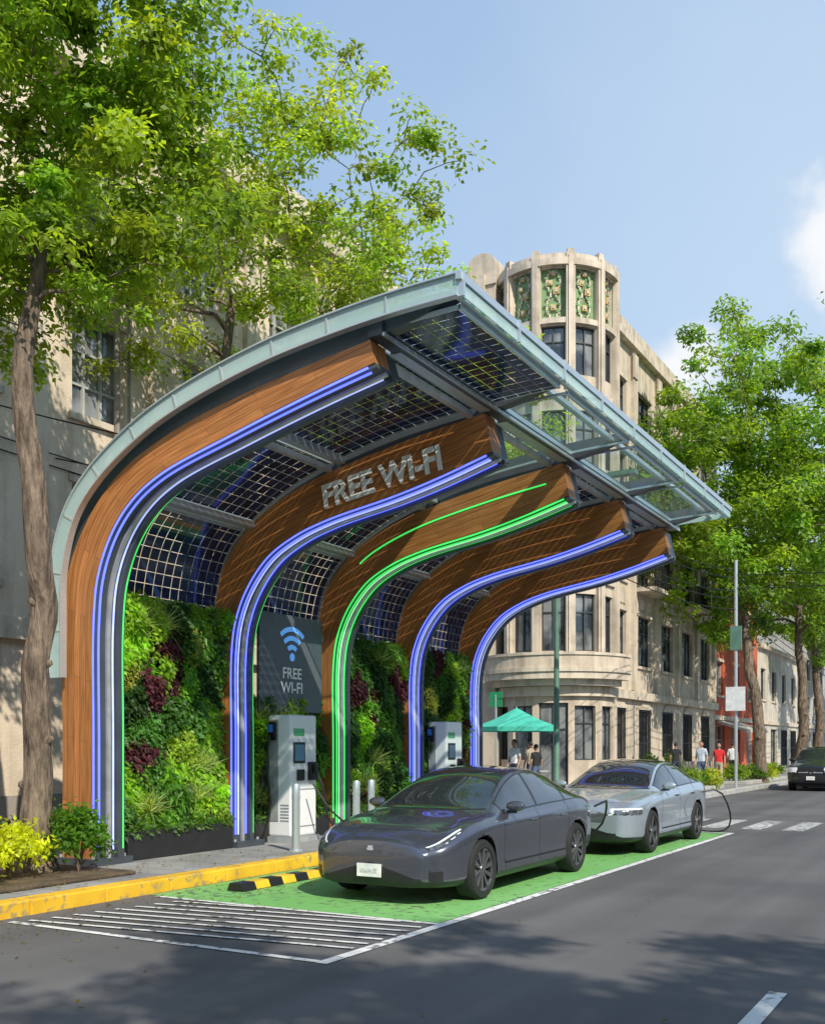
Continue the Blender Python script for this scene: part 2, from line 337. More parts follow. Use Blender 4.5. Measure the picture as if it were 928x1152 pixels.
# ---------------------------------------------------------------- ground
sheet('ground',-900,900,-900,900,-.012,GROUND)
sheet('road',-8.5,5.5,-60,260,0,ASPH); sheet('side_road',-120,-8.5,23.2,30.6,-.002,ASPH)
pv=MB(); pv.box(-60,-8.75,-40,22.95,-.3,.15,PAVE); pv.obj('pavement')
pv=MB(); pv.box(-60,-8.7,30.85,200,-.3,.15,PAVE); pv.obj('pavement')
pv=MB(); pv.box(5.75,40,-40,200,-.3,.15,PAVE); pv.obj('pavement')
k=MB(); 
yk=-40
while yk<23: k.box(-8.75,-8.5,yk+.004,min(yk+1.0,23.2),-.3,.157,KERBY); yk+=1.0
k.box(-60,-8.75,22.95,23.2,-.3,.156,KERBY); k.obj('yellow_kerb',bevel=.02)
k=MB(); k.box(-8.7,-8.45,30.6,200,-.3,.157,KERBC); k.box(-60,-8.7,30.6,30.85,-.3,.156,KERBC); k.obj('kerb',bevel=.02)
k=MB(); k.box(5.5,5.75,-40,200,-.3,.157,KERBC); k.obj('kerb',bevel=.02)
sheet('green_parking_bay',-8.45,-4.7,8.62,20.3,.004,GREENP)
w=MB()
def strip(x0,y0,x1,y1,wd,z=.008,m=None):
    d=Vector((x1-x0,y1-y0,0)).normalized(); n=Vector((-d.y,d.x,0))*wd/2
    a=Vector((x0,y0,z)); c=Vector((x1,y1,z)); w.face([a-n,c-n,c+n,a+n],m or WHITEP)
strip(-4.62,6.55,-4.62,20.45,.11); strip(-8.3,6.6,-4.68,6.6,.08); strip(-8.3,8.56,-4.68,8.56,.07); strip(-8.35,20.4,-4.68,20.4,.1)
nh=8
for i in range(nh):
    y=6.72+(8.5-6.66)*(i+.1)/nh; xa=-8.2+i*.05; ya=y; xb=-4.72; yb=y+.42
    if yb>8.5: xb=xa+(8.5-ya)/(yb-ya)*(xb-xa); yb=8.5
    strip(xa,ya,xb,yb,.055,.012)
strip(-1.35,6.2,-1.35,7.35,.12)
for y in (-2.5,2.0,33,38,43,48,54,60): strip(-1.35,y,-1.35,y+1.5,.12)
for i in range(16):
    x=-8.0+i*.82
    if x<5: w.box(x,x+.42,21.6,24.2,.0035,.0075,WORNP)
w.obj('road_markings')
MH=mat('cast_iron_cover',(.07,.065,.06),.6,.5,bump=.6,bscale=40)
b=MB(); b.lathe([(.001,.011),(.33,.011),(.34,.004)],(.4,13.5,0),'z',32,MH); b.obj('manhole_cover')
L=Leaves(); m=500
fx=np.where(RNG.random(m)<.8,-8.45+np.abs(RNG.normal(size=m))*.8,RNG.uniform(-8.5,3,m)); fy_=RNG.uniform(3.5,12,m)
L.add(np.stack([fx,fy_,np.full(m,.016)],1),RNG.uniform(.03,.06,m),.012*np.ones(m),RNG.normal(size=(m,3))*.15+np.array([0,0,1]),np.array([.2,.16,.05])*RNG.uniform(.4,1.2,size=(m,1)))
L.add(np.stack([RNG.uniform(-10,-8.8,300),RNG.uniform(3.5,12,300),np.full(300,.175)],1),RNG.uniform(.03,.07,300),.013*np.ones(300),RNG.normal(size=(300,3))*.15+np.array([0,0,1]),np.array([.22,.19,.05])*RNG.uniform(.4,1.2,size=(300,1)))
L.obj('fallen_leaves')
YP=mat('yellow_reflective',(.75,.5,.03),.5); ws=MB()
def wedge(y0,y1,m): 
    pr=[(-7.9,.012),(-7.66,.012),(-7.70,.10),(-7.86,.10)]
    i=[(x,y0,z) for x,z in pr]+[(x,y1,z) for x,z in pr]; ws.hexa(i,m)
yy=9.3
for i in range(7):
    wedge(yy,yy+.26,(BLACKP,YP)[i%2]); yy+=.262
ws.obj('wheel_stop')

# ---------------------------------------------------------------- canopy
can=empty('solar_charging_canopy',(0,0,0))
G=catmull([(-10.8,2.6),(-10.8,3.4),(-10.78,4.0),(-10.55,4.71),(-10.14,5.18),(-9.36,5.67),(-8.63,5.96),(-7.41,6.26),(-6.3,6.41),(-5.51,6.47),(-4.82,6.49)],110)
NSEG=90
Wo=catmull([(-10.77,.15),(-10.77,1.8),(-10.77,3.4),(-10.68,3.95),(-10.42,4.48),(-10.05,4.92),(-9.62,5.24),(-8.72,5.6),(-7.36,5.9),(-5.96,6.12)],NSEG)
Wi1=catmull([(-10.22,.15),(-10.22,1.8),(-10.22,3.3),(-10.14,3.9),(-9.9,4.42),(-9.55,4.8),(-9.05,5.08),(-7.9,5.40),(-6.75,5.68),(-5.9,5.86)],NSEG)
Wi2=catmull([(-10.3,.15),(-10.3,1.8),(-10.3,3.1),(-10.22,3.62),(-10.0,4.1),(-9.6,4.55),(-9.1,4.82),(-8.5,5.0),(-7.4,5.2),(-6.7,5.36),(-5.85,5.6)],NSEG)
def offs(C,d):
    T=np.gradient(C,axis=0); T/=np.linalg.norm(T,axis=1,keepdims=True)+1e-9
    return C+np.stack([T[:,1],-T[:,0]],1)*d
def sweep(mb,A,B,y0,y1,m,uv=False,mside=None):
    n=len(A); la=np.r_[0,np.cumsum(np.linalg.norm(np.diff(A,axis=0),axis=1))]
    for i in range(n-1):
        a0,a1,b0,b1=A[i],A[i+1],B[i],B[i+1]
        ta=np.linalg.norm(a0-b0); tb=np.linalg.norm(a1-b1)
        f=lambda p,y:(p[0],y,p[1])
        u0,u1=la[i],la[i+1]
        mb.face([f(b0,y0),f(b1,y0),f(a1,y0),f(a0,y0)],m,[(u0,0),(u1,0),(u1,tb),(u0,ta)] if uv else None)
        mb.face([f(a0,y1),f(a1,y1),f(b1,y1),f(b0,y1)],m,[(u0,ta),(u1,tb),(u1,0),(u0,0)] if uv else None)
        w_=y1-y0
        mb.face([f(a0,y0),f(a1,y0),f(a1,y1),f(a0,y1)],m,[(u0,0),(u1,0),(u1,w_),(u0,w_)] if uv else None)
        mb.face([f(b0,y1),f(b1,y1),f(b1,y0),f(b0,y0)],m,[(u0,w_),(u1,w_),(u1,0),(u0,0)] if uv else None)
    for i in (0,n-1):
        a,b=A[i],B[i]; mb.face([(a[0],y0,a[1]),(b[0],y0,b[1]),(b[0],y1,b[1]),(a[0],y1,a[1])],m,[(0,0),(.3,0),(.3,.3),(0,.3)] if uv else None)
AY=[9.38,12.2,14.95,17.65,20.35]
wood=MB(); st=MB(); li=MB(); leds=MB()
ledcfg=[[(.055,LB,.022),(.30,LW,.016),(.47,LG,.018)],
        [(.055,LB,.022),(.12,LW,.014),(.30,LB,.018),(.47,LG,.018)],
        [(.055,LG,.022),(.13,LGW,.014),(.30,LG,.018),(.47,LG,.018)],
        [(.055,LB,.022),(.13,LW,.014),(.30,LB,.018),(.47,LB,.018)],
        [(.055,LB,.022),(.16,LW,.016),(.30,LW,.016),(.47,LW,.018)]]
for ai,y in enumerate(AY):
    Wi=Wi1 if ai==0 else Wi2
    sweep(wood,Wo,Wi,y,y+.3,WOOD,uv=True)
    I0=offs(Wi,.0); I1=offs(Wi,.045)
    sweep(st,I0,I1,y+.012,y+.52,STEEL)
    sweep(st,offs(Wo,.06),I0,y+.303,y+.5,STEEL)
    sweep(st,offs(Wi,.047),offs(Wi,.11),y+.345,y+.42,STEEL)
    sweep(li,offs(Wi,.047),offs(Wi,.08),y+.19,y+.25,SILV)
    for dy,m,wd in ledcfg[ai]:
        sweep(leds,offs(Wi,.047)[2:NSEG-1],offs(Wi,.047+.018)[2:NSEG-1],y+dy,y+dy+wd,m)
    m0=ledcfg[ai][0][1]
    sweep(leds,offs(Wi,.010)[3:NSEG-1],offs(Wi,.034)[3:NSEG-1],y-.002,y+.010,m0)
    if ai==2:
        sweep(leds,offs(Wo,.24)[50:NSEG-3],offs(Wo,.262)[50:NSEG-3],y-.012,y-.002,LG)
    A=catmull(np.vstack([offs(G,.03)[18:]])[::8],80); 
    Wf=catmull(np.vstack([Wo[42:-1:6],[(-5.96,6.14),(-5.4,6.25),(-4.9,6.40)]]),80)
    sweep(st,A,Wf,y+.03,y+.2,STEEL)
    st.box(-10.9,-10.1,y-.06,y+.6,.15,.24,STEEL)
    for bx in(-10.8,-10.2):
        for by in(y,y+.54): st.tube([(bx,by,.24),(bx,by,.275)],.022,6,ALU)
YE0,YE1=9.25,21.0
wood.obj('timber_arches',can); st.obj('steel_ribs',can); li.obj('silver_channels',can); leds.obj('led_strips',can)
rim=MB(); 
sweep(rim,offs(G,-.012),offs(G,.18),YE0-.03,YE0,RIMGLASS)
sweep(rim,offs(G,-.012),offs(G,.18),YE1,YE1+.03,RIMGLASS)
rim.obj('glass_fascia',can)
rm=MB()
sweep(rm,offs(G,-.03),offs(G,-.013),YE0-.06,YE0+.08,ALU)
sweep(rm,offs(G,.181),offs(G,.20),YE0-.045,YE0+.05,ALU)
for i in range(8,108,10):
    n=offs(G,.18)[i]; g=G[i]; d=(G[i+1]-G[i]); d/=np.linalg.norm(d); d*=.012
    rm.hexa([(g[0]-d[0],YE0-.04,g[1]-d[1]),(g[0]+d[0],YE0-.04,g[1]+d[1]),(n[0]+d[0],YE0-.04,n[1]+d[1]),(n[0]-d[0],YE0-.04,n[1]-d[1]),
             (g[0]-d[0],YE0-.031,g[1]-d[1]),(g[0]+d[0],YE0-.031,g[1]+d[1]),(n[0]+d[0],YE0-.031,n[1]+d[1]),(n[0]-d[0],YE0-.031,n[1]-d[1])],ALU)
rm.box(-4.82,-4.76,YE0-.06,YE1+.05,6.44,6.52,ALU)
rm.box(-4.88,-4.84,YE0,YE1,6.30,6.33,ALU)
rm.box(-5.22,-5.14,YE0+.05,YE1,6.34,6.40,ALU)
for y in np.arange(YE0,YE1,1.38): rm.box(-4.825,-4.745,y-.02,y+.02,6.28,6.53,ALU)
rm.obj('aluminium_trim',can)
eg=MB(); eg.box(-4.80,-4.78,YE0,YE1,6.30,6.44,RIMGLASS); eg.obj('glass_edge',can)
pb=MB()
pb.box(-5.98,-5.80,AY[0]-.02,YE1-.1,6.14,6.30,STEEL); pb.box(-5.795,-5.765,AY[0]-.02,YE1-.1,6.12,6.16,ALU)
Gp=offs(G,.2)
def idx_x(x): return int(np.argmin(np.abs(G[:,0]-x)+(G[:,1]<4.6)*9))
def idx_z(z): return int(np.argmin(np.abs(G[:,1]-z)))
rows=[(idx_z(3.7),idx_x(-10.15)),(idx_x(-9.98),idx_x(-8.45)),(idx_x(-8.2),idx_x(-6.15)),(idx_x(-5.78),idx_x(-4.92))]
sol=MB(); gl=MB()
cum=np.r_[0,np.cumsum(np.linalg.norm(np.diff(Gp,axis=0),axis=1))]
def panel(mb,i0,i1,y0,y1,m,th=.03,frame=True):
    A=Gp[i0:i1+1]; B=offs(Gp,th)[i0:i1+1]
    for j in range(len(A)-1):
        u0=cum[i0+j]-cum[i0]; u1=cum[i0+j+1]-cum[i0]
        for C in((B,) if m is SOLAR else (A,B)):
            mb.face([(C[j][0],y0,C[j][1]),(C[j+1][0],y0,C[j+1][1]),(C[j+1][0],y1,C[j+1][1]),(C[j][0],y1,C[j][1])],m,[(u0,0),(u1,0),(u1,y1-y0),(u0,y1-y0)])
    if frame:
        fr=offs(Gp,th+.012)
        sweep(pb,offs(Gp,-.005)[i0:i1+1],fr[i0:i1+1],y0-.02,y0,ALU); sweep(pb,offs(Gp,-.005)[i0:i1+1],fr[i0:i1+1],y1,y1+.02,ALU)
        for ii in(i0,i1):
            c=Gp[ii]; pb.box(c[0]-.015,c[0]+.015,y0-.02,y1+.02,c[1]-.05,c[1]+.01,ALU)
for b in range(4):
    y0=AY[b]+.56; y1=AY[b+1]-.06
    for r,(i0,i1) in enumerate(rows):
        if r==3 and b==0:
            panel(sol,i0,i1,YE0+.2,y1,SOLAR)
        elif r==3: panel(gl,i0,i1,y0-.3,y1,ROOFGLASS,.015)
        elif r==2 and b==1: panel(gl,i0,i1,y0,y1,ROOFGLASS,.015)
        else: panel(sol,i0,i1,y0,y1,SOLAR)
    for xx,zz in [(None,3.62)]+[(x,None) for x in(-10.06,-8.32,-6.0)]:
        i=idx_x(xx) if xx else idx_z(zz)
        c=offs(Gp,.06)[i]; pb.box(c[0]-.07,c[0]+.07,y0-.05,y1+.05,c[1]-.05,c[1]+.05,ALU)
        if xx in(-8.32,-6.0): 
            c=offs(Gp,.10)[idx_x(xx-.22)]; pb.box(c[0]-.04,c[0]+.04,y0-.05,y1+.05,c[1]-.04,c[1]+.04,SILV)
sol.obj('solar_panels',can); gl.obj('roof_glass_panels',can); pb.obj('purlins',can)
WHT=mat('white_lettering',(.9,.9,.87),.5,var=.03)
def text(body,loc,rot,size,m,parent,name='lettering',ext=.008,off=.004,align='LEFT',sx=1):
    c=bpy.data.curves.new(name,'FONT'); c.body=body; c.size=size; c.extrude=ext; c.offset=off; c.align_x=align
    o=bpy.data.objects.new(name,c); o.location=loc; o.rotation_euler=rot; o.scale=(sx,1,1); c.materials.append(m); COL.objects.link(o); o.parent=parent; return o
text('FREE WI-FI',(-8.54,12.18,5.15),(math.radians(90),math.radians(-9.3),0),.47,WHT,can,ext=.01,off=.015,sx=.91)
def green_wall(y0,y1,x,z0,z1,seed,n=15000,pur=.07):
    e=empty('green_wall',(x,(y0+y1)/2,z0)); rg=np.random.default_rng(seed); off=np.array([x,(y0+y1)/2,z0])
    b=MB(); b.box(-.16,-.02,y0-off[1],y1-off[1],0,z1-z0,BLACKP); 
    b.box(-.1,.32,y0-off[1]+.02,y1-off[1]-.02,-z0+.152,-z0+.55,mat('planter_box',(.02,.02,.022),.5)); b.obj('backing_and_planter',e,bevel=.01)
    K=46; S=np.stack([rg.uniform(y0,y1,K),rg.uniform(z0,z1,K)],1)
    sp=[((.16,.33,.045),.075,.3),((.27,.45,.045),.09,.28),((.09,.22,.045),.08,.3),((.05,.12,.035),.10,.22),((.13,.04,.065),.085,.32),((.32,.45,.065),.06,.35),((.12,.27,.045),.16,.12),((.42,.46,.11),.05,.35)]
    pr=np.array([.2,.19,.16,.13,pur,.09,.08,.06]); pr/=pr.sum()
    kind=rg.choice(len(sp),K,p=pr); bul=rg.uniform(0,.26,K)
    P=np.stack([rg.uniform(y0,y1,n),rg.uniform(z0-.1,z1+.04,n)],1)
    D=np.linalg.norm((P[:,None]-S[None])*np.array([1,.8]),axis=2)+rg.normal(size=(n,K))*.03; kk=np.argmin(D,1); dm=D.min(1)
    L=Leaves()
    for k in range(K):
        s=kk==k; m=s.sum()
        if m==0: continue
        c,ls,asp=sp[kind[k]]
        dep=bul[k]*np.maximum(0,1-dm[s]/.35)+rg.uniform(0,.1,m)
        pos=np.stack([x+dep,P[s,0],P[s,1]],1)-off
        C=np.array(c)*rg.uniform(.5,1.3,size=(m,1))*rg.uniform(.8,1.2)
        N=rg.normal(size=(m,3))*.45+np.array([.8,-.1,.5]); T=rg.normal(size=(m,3))*.6+np.array([.4,0,-.7])
        L.add(pos,ls*rg.uniform(.7,1.4,m),ls*asp*np.ones(m),N,C,T)
    for q in range(5):
        cy=rg.uniform(y0+.2,y1-.2); cz=rg.choice([z0+.45,z0+.9,z0+.3,z1-.4]); m=110; a=rg.uniform(-1.5,1.5,m)
        T=np.stack([rg.uniform(.2,.8,m),np.sin(a),np.cos(a)*.8+.2],1); pos=np.tile([x+.12,cy,cz],(m,1))+rg.normal(size=(m,3))*.03-off
        L.add(pos,rg.uniform(.25,.5,m),np.full(m,.009),rg.normal(size=(m,3))+np.array([1,0,.5]),np.array([.36,.44,.2])*rg.uniform(.6,1.2,size=(m,1)),T)
    m=1800; pos=np.stack([x+rg.uniform(-.05,.34,m),rg.uniform(y0,y1,m),.5+rg.uniform(0,.25,m)*rg.random(m)],1)-off
    L.add(pos,rg.uniform(.06,.12,m),np.full(m,.022),upN(m,.5,.8),np.array([.11,.22,.06])*rg.uniform(.5,1.4,size=(m,1)))
    L.obj('plants',e); return e
green_wall(9.95,12.15,-10.5,.5,3.78,1,17000,.08)
green_wall(12.78,14.9,-10.62,.5,2.5,2,9000)
green_wall(15.5,17.6,-10.5,.5,3.7,3,14000,.22)
green_wall(18.2,20.3,-10.5,.5,3.7,4,12000,.1)
sg=empty('wifi_sign',(-10.4,13.87,3.1)); PAN=mat('sign_panel',(.10,.118,.135),.45,.1,var=.08); BLU=mat('wifi_blue',(.15,.42,.85),.5,emit=(.12,.35,.85),estr=.45)
b=MB(); b.box(-.03,.03,-.87,.87,-.82,.8,PAN); b.box(-.08,-.03,-.7,-.62,-2.9,.7,STEEL); b.box(-.08,-.03,.62,.7,-2.9,.7,STEEL); b.obj('panel',sg,bevel=.008)
b=MB()
def arc(r0,r1,cz,a0=48,a1=132):
    n=16
    for i in range(n):
        A=math.radians(a0+(a1-a0)*i/n); B=math.radians(a0+(a1-a0)*(i+1)/n)
        b.face([(.036,math.cos(A)*r0,cz+math.sin(A)*r0),(.036,math.cos(A)*r1,cz+math.sin(A)*r1),(.036,math.cos(B)*r1,cz+math.sin(B)*r1),(.036,math.cos(B)*r0,cz+math.sin(B)*r0)],BLU)
arc(.13,.21,.10);arc(.28,.36,.10);arc(.43,.51,.10);arc(0,.07,.10,0,360); b.obj('wifi_icon',sg)
text('FREE',(.034,0,-.26),(math.radians(90),0,math.radians(90)),.26,WHT,sg,align='CENTER',ext=.002,off=.003)
text('WI-FI',(.034,0,-.50),(math.radians(90),0,math.radians(90)),.26,WHT,sg,align='CENTER',ext=.002,off=.003)
WPL=mat('white_cabinet',(.82,.83,.83),.35,var=.03,coat=.3); GPL=mat('grey_cabinet',(.33,.35,.36),.4); SCR=mat('screen',(.02,.03,.04),.1,emit=(.1,.25,.4),estr=.3); BLH=mat('blue_handle',(.03,.15,.5),.4)
def cable(pts,r=.016,name='cable',parent=None,m=None):
    P=catmull(pts,36); b=MB(); b.tube([tuple(p) for p in P],r,8,m or BLACKP); return b.obj(name,parent,smooth=True)
def charger(y):
    e=empty('ev_charger',(-10.08,y+.35,.15)); b=MB()
    b.box(-.23,.23,-.35,.35,.1,2.06,WPL); b.obj('cabinet',e,bevel=.035)
    b=MB(); b.box(-.26,.26,-.38,.38,.0,.1,GPL); b.box(.231,.24,-.29,.02,1.28,1.62,BLACKP); b.box(.241,.245,-.26,-.01,1.32,1.58,SCR)
    b.box(.231,.238,-.28,.0,1.72,1.84,mat('cabinet_label',(.1,.45,.2),.5)); b.box(.231,.26,-.2,-.02,1.0,1.18,BLACKP)
    b.box(.231,.30,.10,.26,1.0,1.3,BLACKP); b.box(.30,.36,.14,.22,1.12,1.26,BLACKP); b.box(.231,.236,-.3,.3,.25,.27,GPL); b.box(.231,.236,-.3,.3,.85,.87,GPL)
    b.box(-.19,-.02,-.362,-.35,.35,1.98,GPL); b.box(-.16,-.05,-.42,-.362,1.65,1.95,BLACKP); b.box(-.135,-.075,-.50,-.42,1.78,1.9,BLH)
    for i in range(6): b.box(.02,.19,-.358,-.35,.35+i*.05,.37+i*.05,GPL)
    b.obj('holsters_screen_and_base',e,bevel=.008)
    return e
c1=charger(13.15); c2=charger(18.4)
cable([(-.1,-.48,1.7),(-.1,-.55,1.3),(-.08,-.5,.5),(-.2,-.6,.06),(-.42,-.62,.05),(-.45,-.5,.3),(-.22,-.37,.45)],.02,parent=c1)
cable([(.33,.18,1.14),(.42,.25,.9),(.42,.4,.4),(.6,.5,.1),(.8,.2,.03),(1.2,.1,.03)],.02,parent=c1)
cable([(-.1,-.48,1.7),(-.1,-.55,1.2),(-.08,-.5,.5),(-.2,-.6,.06)],.02,parent=c2)
def bollard(x,y):
    b=MB(); b.lathe([(.001,1.0),(.05,.995),(.06,.97),(.06,.82),(.063,.82),(.063,.78),(.06,.78),(.06,.02),(.1,.02),(.1,0)],(0,0,0),'z',20,ALU)
    o=b.obj('bollard',smooth=True); o.location=(x,y,.15); return o
bollard(-9.05,12.2); bollard(-9.1,13.9); bollard(-9.1,14.35)

# ---------------------------------------------------------------- cars
def paint(name,c,metal=.35,r=.28):
    return mat(name,c,r,metal,var=.03,scale=2,coat=1.0)
TAIL=mat('tail_light',(.4,.01,.01),.2,coat=1); HL=mat('headlight',(.12,.13,.14),.06,.3,var=.7,scale=18,coat=1); DRL=mat('daylight_strip',(.9,.92,.95),.2,coat=1)
CGL=mat('car_glass',(.022,.028,.032),.02,0,var=.1,spec=1.0,coat=1)
GAP=mat('panel_gap',(.008,.008,.008),.8); DKT=mat('dark_trim',(.02,.02,.022),.35); RIMM=mat('alloy_rim',(.26,.265,.27),.3,.8); PLATE=mat('licence_plate',(.8,.8,.77),.5)
def gsm(x,y,q,sig):
    v=np.interp(q,x,y); h=q[1]-q[0]; k=int(max(1,3*sig/h)); w_=np.exp(-.5*(np.arange(-k,k+1)*h/sig)**2); w_/=w_.sum()
    return np.convolve(np.pad(v,k,mode='edge'),w_,'valid')
def car(name,cx,yf,p,pm,dl=.01,nv=11,rimm=None):
    e=empty(name,(cx,yf,0)); Ln=p['L']; ls=np.arange(0,Ln+dl/2,dl); 
    def K(key,sig=.05): a=np.array(p[key]); return gsm(a[:,0],a[:,1],ls,sig)
    T=K('T',.06); ZR=K('ZR',.06); R=K('R',.08); S=K('S',.08); B=K('B',.08)
    a=np.array(p['W']); Wd=gsm(a[:,0],a[:,1],ls,.03)
    n=len(ls); ctrl=np.zeros((10,n,2))
    mid=np.minimum(.52,B+(S-B)*.52); 
    def setc(i,x,z): ctrl[i,:,0]=x; ctrl[i,:,1]=z
    xs=Wd-p.get('sh',.055); ZR=np.maximum(ZR,S+.012); T=np.maximum(T,ZR+.006)
    waist=np.interp(ls,[0,.6,1.25,3.3,4.0,Ln],[0,0,.03,.03,0,0])
    hoodm=np.interp(ls,[.15,.45,1.0,1.3],[0,1,1,0])
    setc(0,0,B); setc(1,Wd*.72,B); setc(2,Wd*.955,B+.05); setc(3,Wd-waist,mid-.05); setc(4,Wd*.997,mid+(S-mid)*.7); setc(5,xs,S)
    gm=np.clip((ZR-S)/.3,0,1)
    setc(6,(xs+R)/2+.018*gm+.01,S+(ZR-S)*(.5+.12*(1-gm))+.010*hoodm); setc(7,np.minimum(R,xs-.04),ZR-.012*hoodm); setc(8,np.minimum(R,xs-.04)*.58,ZR+(T-ZR)*.72); setc(9,0,T)
    ext=np.concatenate([[ctrl[0]*[1,1]],ctrl,[ctrl[9]]]); ext[0]=ctrl[1]*[-1,1]; ext[-1]=ctrl[8]*[-1,1]
    vs=[];rows=[]
    for s in range(9):
        for t in np.arange(nv)/nv:
            p0,p1,p2,p3=ext[s:s+4]; tt=.5
            m1=(p2-p0)*tt; m2=(p3-p1)*tt
            rows.append((2*t**3-3*t**2+1)*p1+(t**3-2*t**2+t)*m1+(-2*t**3+3*t**2)*p2+(t**3-t**2)*m2); vs.append(s+t)
    rows.append(ctrl[9]); vs.append(9.0); rows=np.array(rows); vs=np.array(vs)
    def capst(idx,sgn,zc,bul):
        out=[]
        for sc,dd in ((.985,.012),(.96,.022),(.93,.029),(.9,.034),(.85,.039),(.8,.043),(.7,.048),(.6,.052),(.5,.055),(.4,.0565),(.3,.0575),(.2,.058),(.1,.058),(.0,.058)):
            r=rows[:,idx,:].copy(); r[:,0]*=sc; r[:,1]=zc+(r[:,1]-zc)*sc; out.append((ls[idx]+sgn*dd*bul,r))
        return out
    st_=[]
    for l_,r in capst(0,-1,p['zf'],p.get('bulf',1.3))[::-1]: st_.append((l_,r))
    for i in range(n): st_.append((ls[i],rows[:,i,:]))
    for l_,r in capst(n-1,1,p['zb'],1): st_.append((l_,r))
    LL=np.array([q[0] for q in st_]); RR=np.array([q[1] for q in st_])
    N=len(LL); full=np.concatenate([RR,(RR*[-1,1])[:,::-1][:,1:-1]],axis=1); M=full.shape[1]; fv=np.concatenate([vs,vs[::-1][1:-1]])
    V=np.zeros((N,M,3)); V[:,:,0]=full[:,:,0]; V[:,:,1]=LL[:,None]; V[:,:,2]=full[:,:,1]
    ii,jj=np.meshgrid(np.arange(N-1),np.arange(M),indexing='ij'); j2=(jj+1)%M
    F=np.stack([ii*M+jj,(ii+1)*M+jj,(ii+1)*M+j2,ii*M+j2],-1).reshape(-1,4)
    Vf=V.reshape(-1,3); cen=Vf[F].mean(1); x=np.abs(cen[:,0]); l=cen[:,1]; z=cen[:,2]
    fvv=np.tile(fv,N); v=fvv[F].copy(); v=np.where(v.max(1)-v.min(1)>2, v.max(1), v.mean(1))
    mats=[pm,CGL,DKT,HL,GAP,TAIL,ALU,DRL]
    mi=np.zeros(len(F),int)
    mi[(v<2.25)]=2
    g=p['g']
    ws=(v>7.1)&(l>g['w0']+ .20*(x/.7)**2)&(l<g['r1']-.1*(x/.6)**2)
    bar=(l>g['w1'])&(l<g['w1']+.05)|((l>g['r0'])&(l<g['r0']+.06))
    if p.get('roofpaint'): bar=(l>g['w1'])&(l<g['r0'])
    mi[ws]=1; mi[ws&bar]=0 if p.get('roofpaint') else 2
    mi[(v>6.9)&(l>g['w0']-.05+.20*(x/.7)**2)&(l<g['w0']+.20*(x/.7)**2)]=2
    win=(v>5.3)&(v<6.82)&(l>g['s0'])&(l<g['s1'])
    trim=(v>5.16)&(v<6.93)&(l>g['s0']-.03)&(l<g['s1']+.04)&(~win)
    mi[trim]=2; mi[win]=1
    for bl in g['pil']: mi[win&(np.abs(l-bl)<.035)]=2
    for dlx in p['doors']:
        c=dlx+np.clip((.55-z)*.12,-.05,.06); mi[(np.abs(l-c)<.006)&(v>2.3)&(v<5.2)]=4
    mi[(np.abs(v-2.62)<.05)&(l>p['doors'][0])&(l<p['doors'][-1])&(v>2.57)]=4
    mi[(np.abs(v-6.15)<.035)&(l>.35)&(l<g['w0']+.15)]=4
    mi[(np.abs(l-(p['hoodl']+.22*(x/.8)**2))<.0065)&(v>6.1)]=4
    p['front'](mi,x,l,z,v); 
    keep=np.ones(len(F),bool)
    for la in (p['af'],p['ar']):
        keep&=~(((l-la)**2+(z-p['wr'])**2<(p['wr']+.045)**2)&(x>.55))
        mi[((l-la)**2+(z-p['wr'])**2<(p['wr']+.05)**2)&(x>.55)]=2
    F=F[keep]; mi=mi[keep]
    me=bpy.data.meshes.new('body'); me.vertices.add(len(Vf)); me.vertices.foreach_set('co',Vf.ravel())
    nf=len(F); me.loops.add(4*nf); me.loops.foreach_set('vertex_index',F.ravel().astype(np.int32)); me.polygons.add(nf)
    me.polygons.foreach_set('loop_start',np.arange(0,4*nf,4,dtype=np.int32)); me.polygons.foreach_set('loop_total',np.full(nf,4,dtype=np.int32))
    me.polygons.foreach_set('material_index',mi.astype(np.int32)); me.polygons.foreach_set('use_smooth',np.ones(nf,bool)); me.update(calc_edges=True)
    for q in mats: me.materials.append(q)
    o=bpy.data.objects.new('body',me); COL.objects.link(o); o.parent=e
    rimm=rimm or RIMM; W0=max(a[:,1]); wr=p['wr']
    for la in(p['af'],p['ar']):
        for sd in(-1,1):
            b=MB(); xo=sd*(W0-.012); wd=.225
            prof=[(wr*.70,0),(wr*.73,.012),(wr*.93,.006),(wr*.985,-.02),(wr,-.05),(wr,-wd+.04),(wr*.97,-wd+.01),(wr*.66,-wd)]
            b.lathe([(r,h*sd) for r,h in prof],(xo,la,wr),'x',48,RUB)
            b.lathe([(r,h*sd) for r,h in [(wr*.71,.004),(wr*.72,-.01),(wr*.67,-.02)]],(xo,la,wr),'x',48,rimm)
            b.lathe([(r,h*sd) for r,h in [(wr*.67,-.02),(wr*.62,-.12),(wr*.05,-.13)]],(xo,la,wr),'x',48,DKT)
            b.lathe([(.001,-.008*sd),(.05,-.010*sd),(.062,-.026*sd),(.062,-.08*sd)],(xo,la,wr),'x',20,rimm)
            b.lathe([(.15,-.07*sd),(.15,-.09*sd),(.02,-.09*sd)],(xo,la,wr),'x',24,ALU)
            ns=p.get('spokes',10)
            for k in range(ns):
                an=2*math.pi*k/ns+.2; ca,sa=math.cos(an),math.sin(an)
                def q(r,t,h): return (xo+h*sd,la+ca*r-sa*t,wr+sa*r+ca*t)
                r0,r1=.045,wr*.69; t0,t1=(.016,.024) if ns>6 else (.026,.04)
                b.hexa([q(r0,-t0,-.016),q(r1,-t1,-.004),q(r1,t1,-.004),q(r0,t0,-.016),q(r0,-t0,-.06),q(r1,-t1,-.04),q(r1,t1,-.04),q(r0,t0,-.06)],rimm)
            b.obj('wheel',e,smooth=True,angle=35)
            b=MB(); n_=24; rw=wr+.06
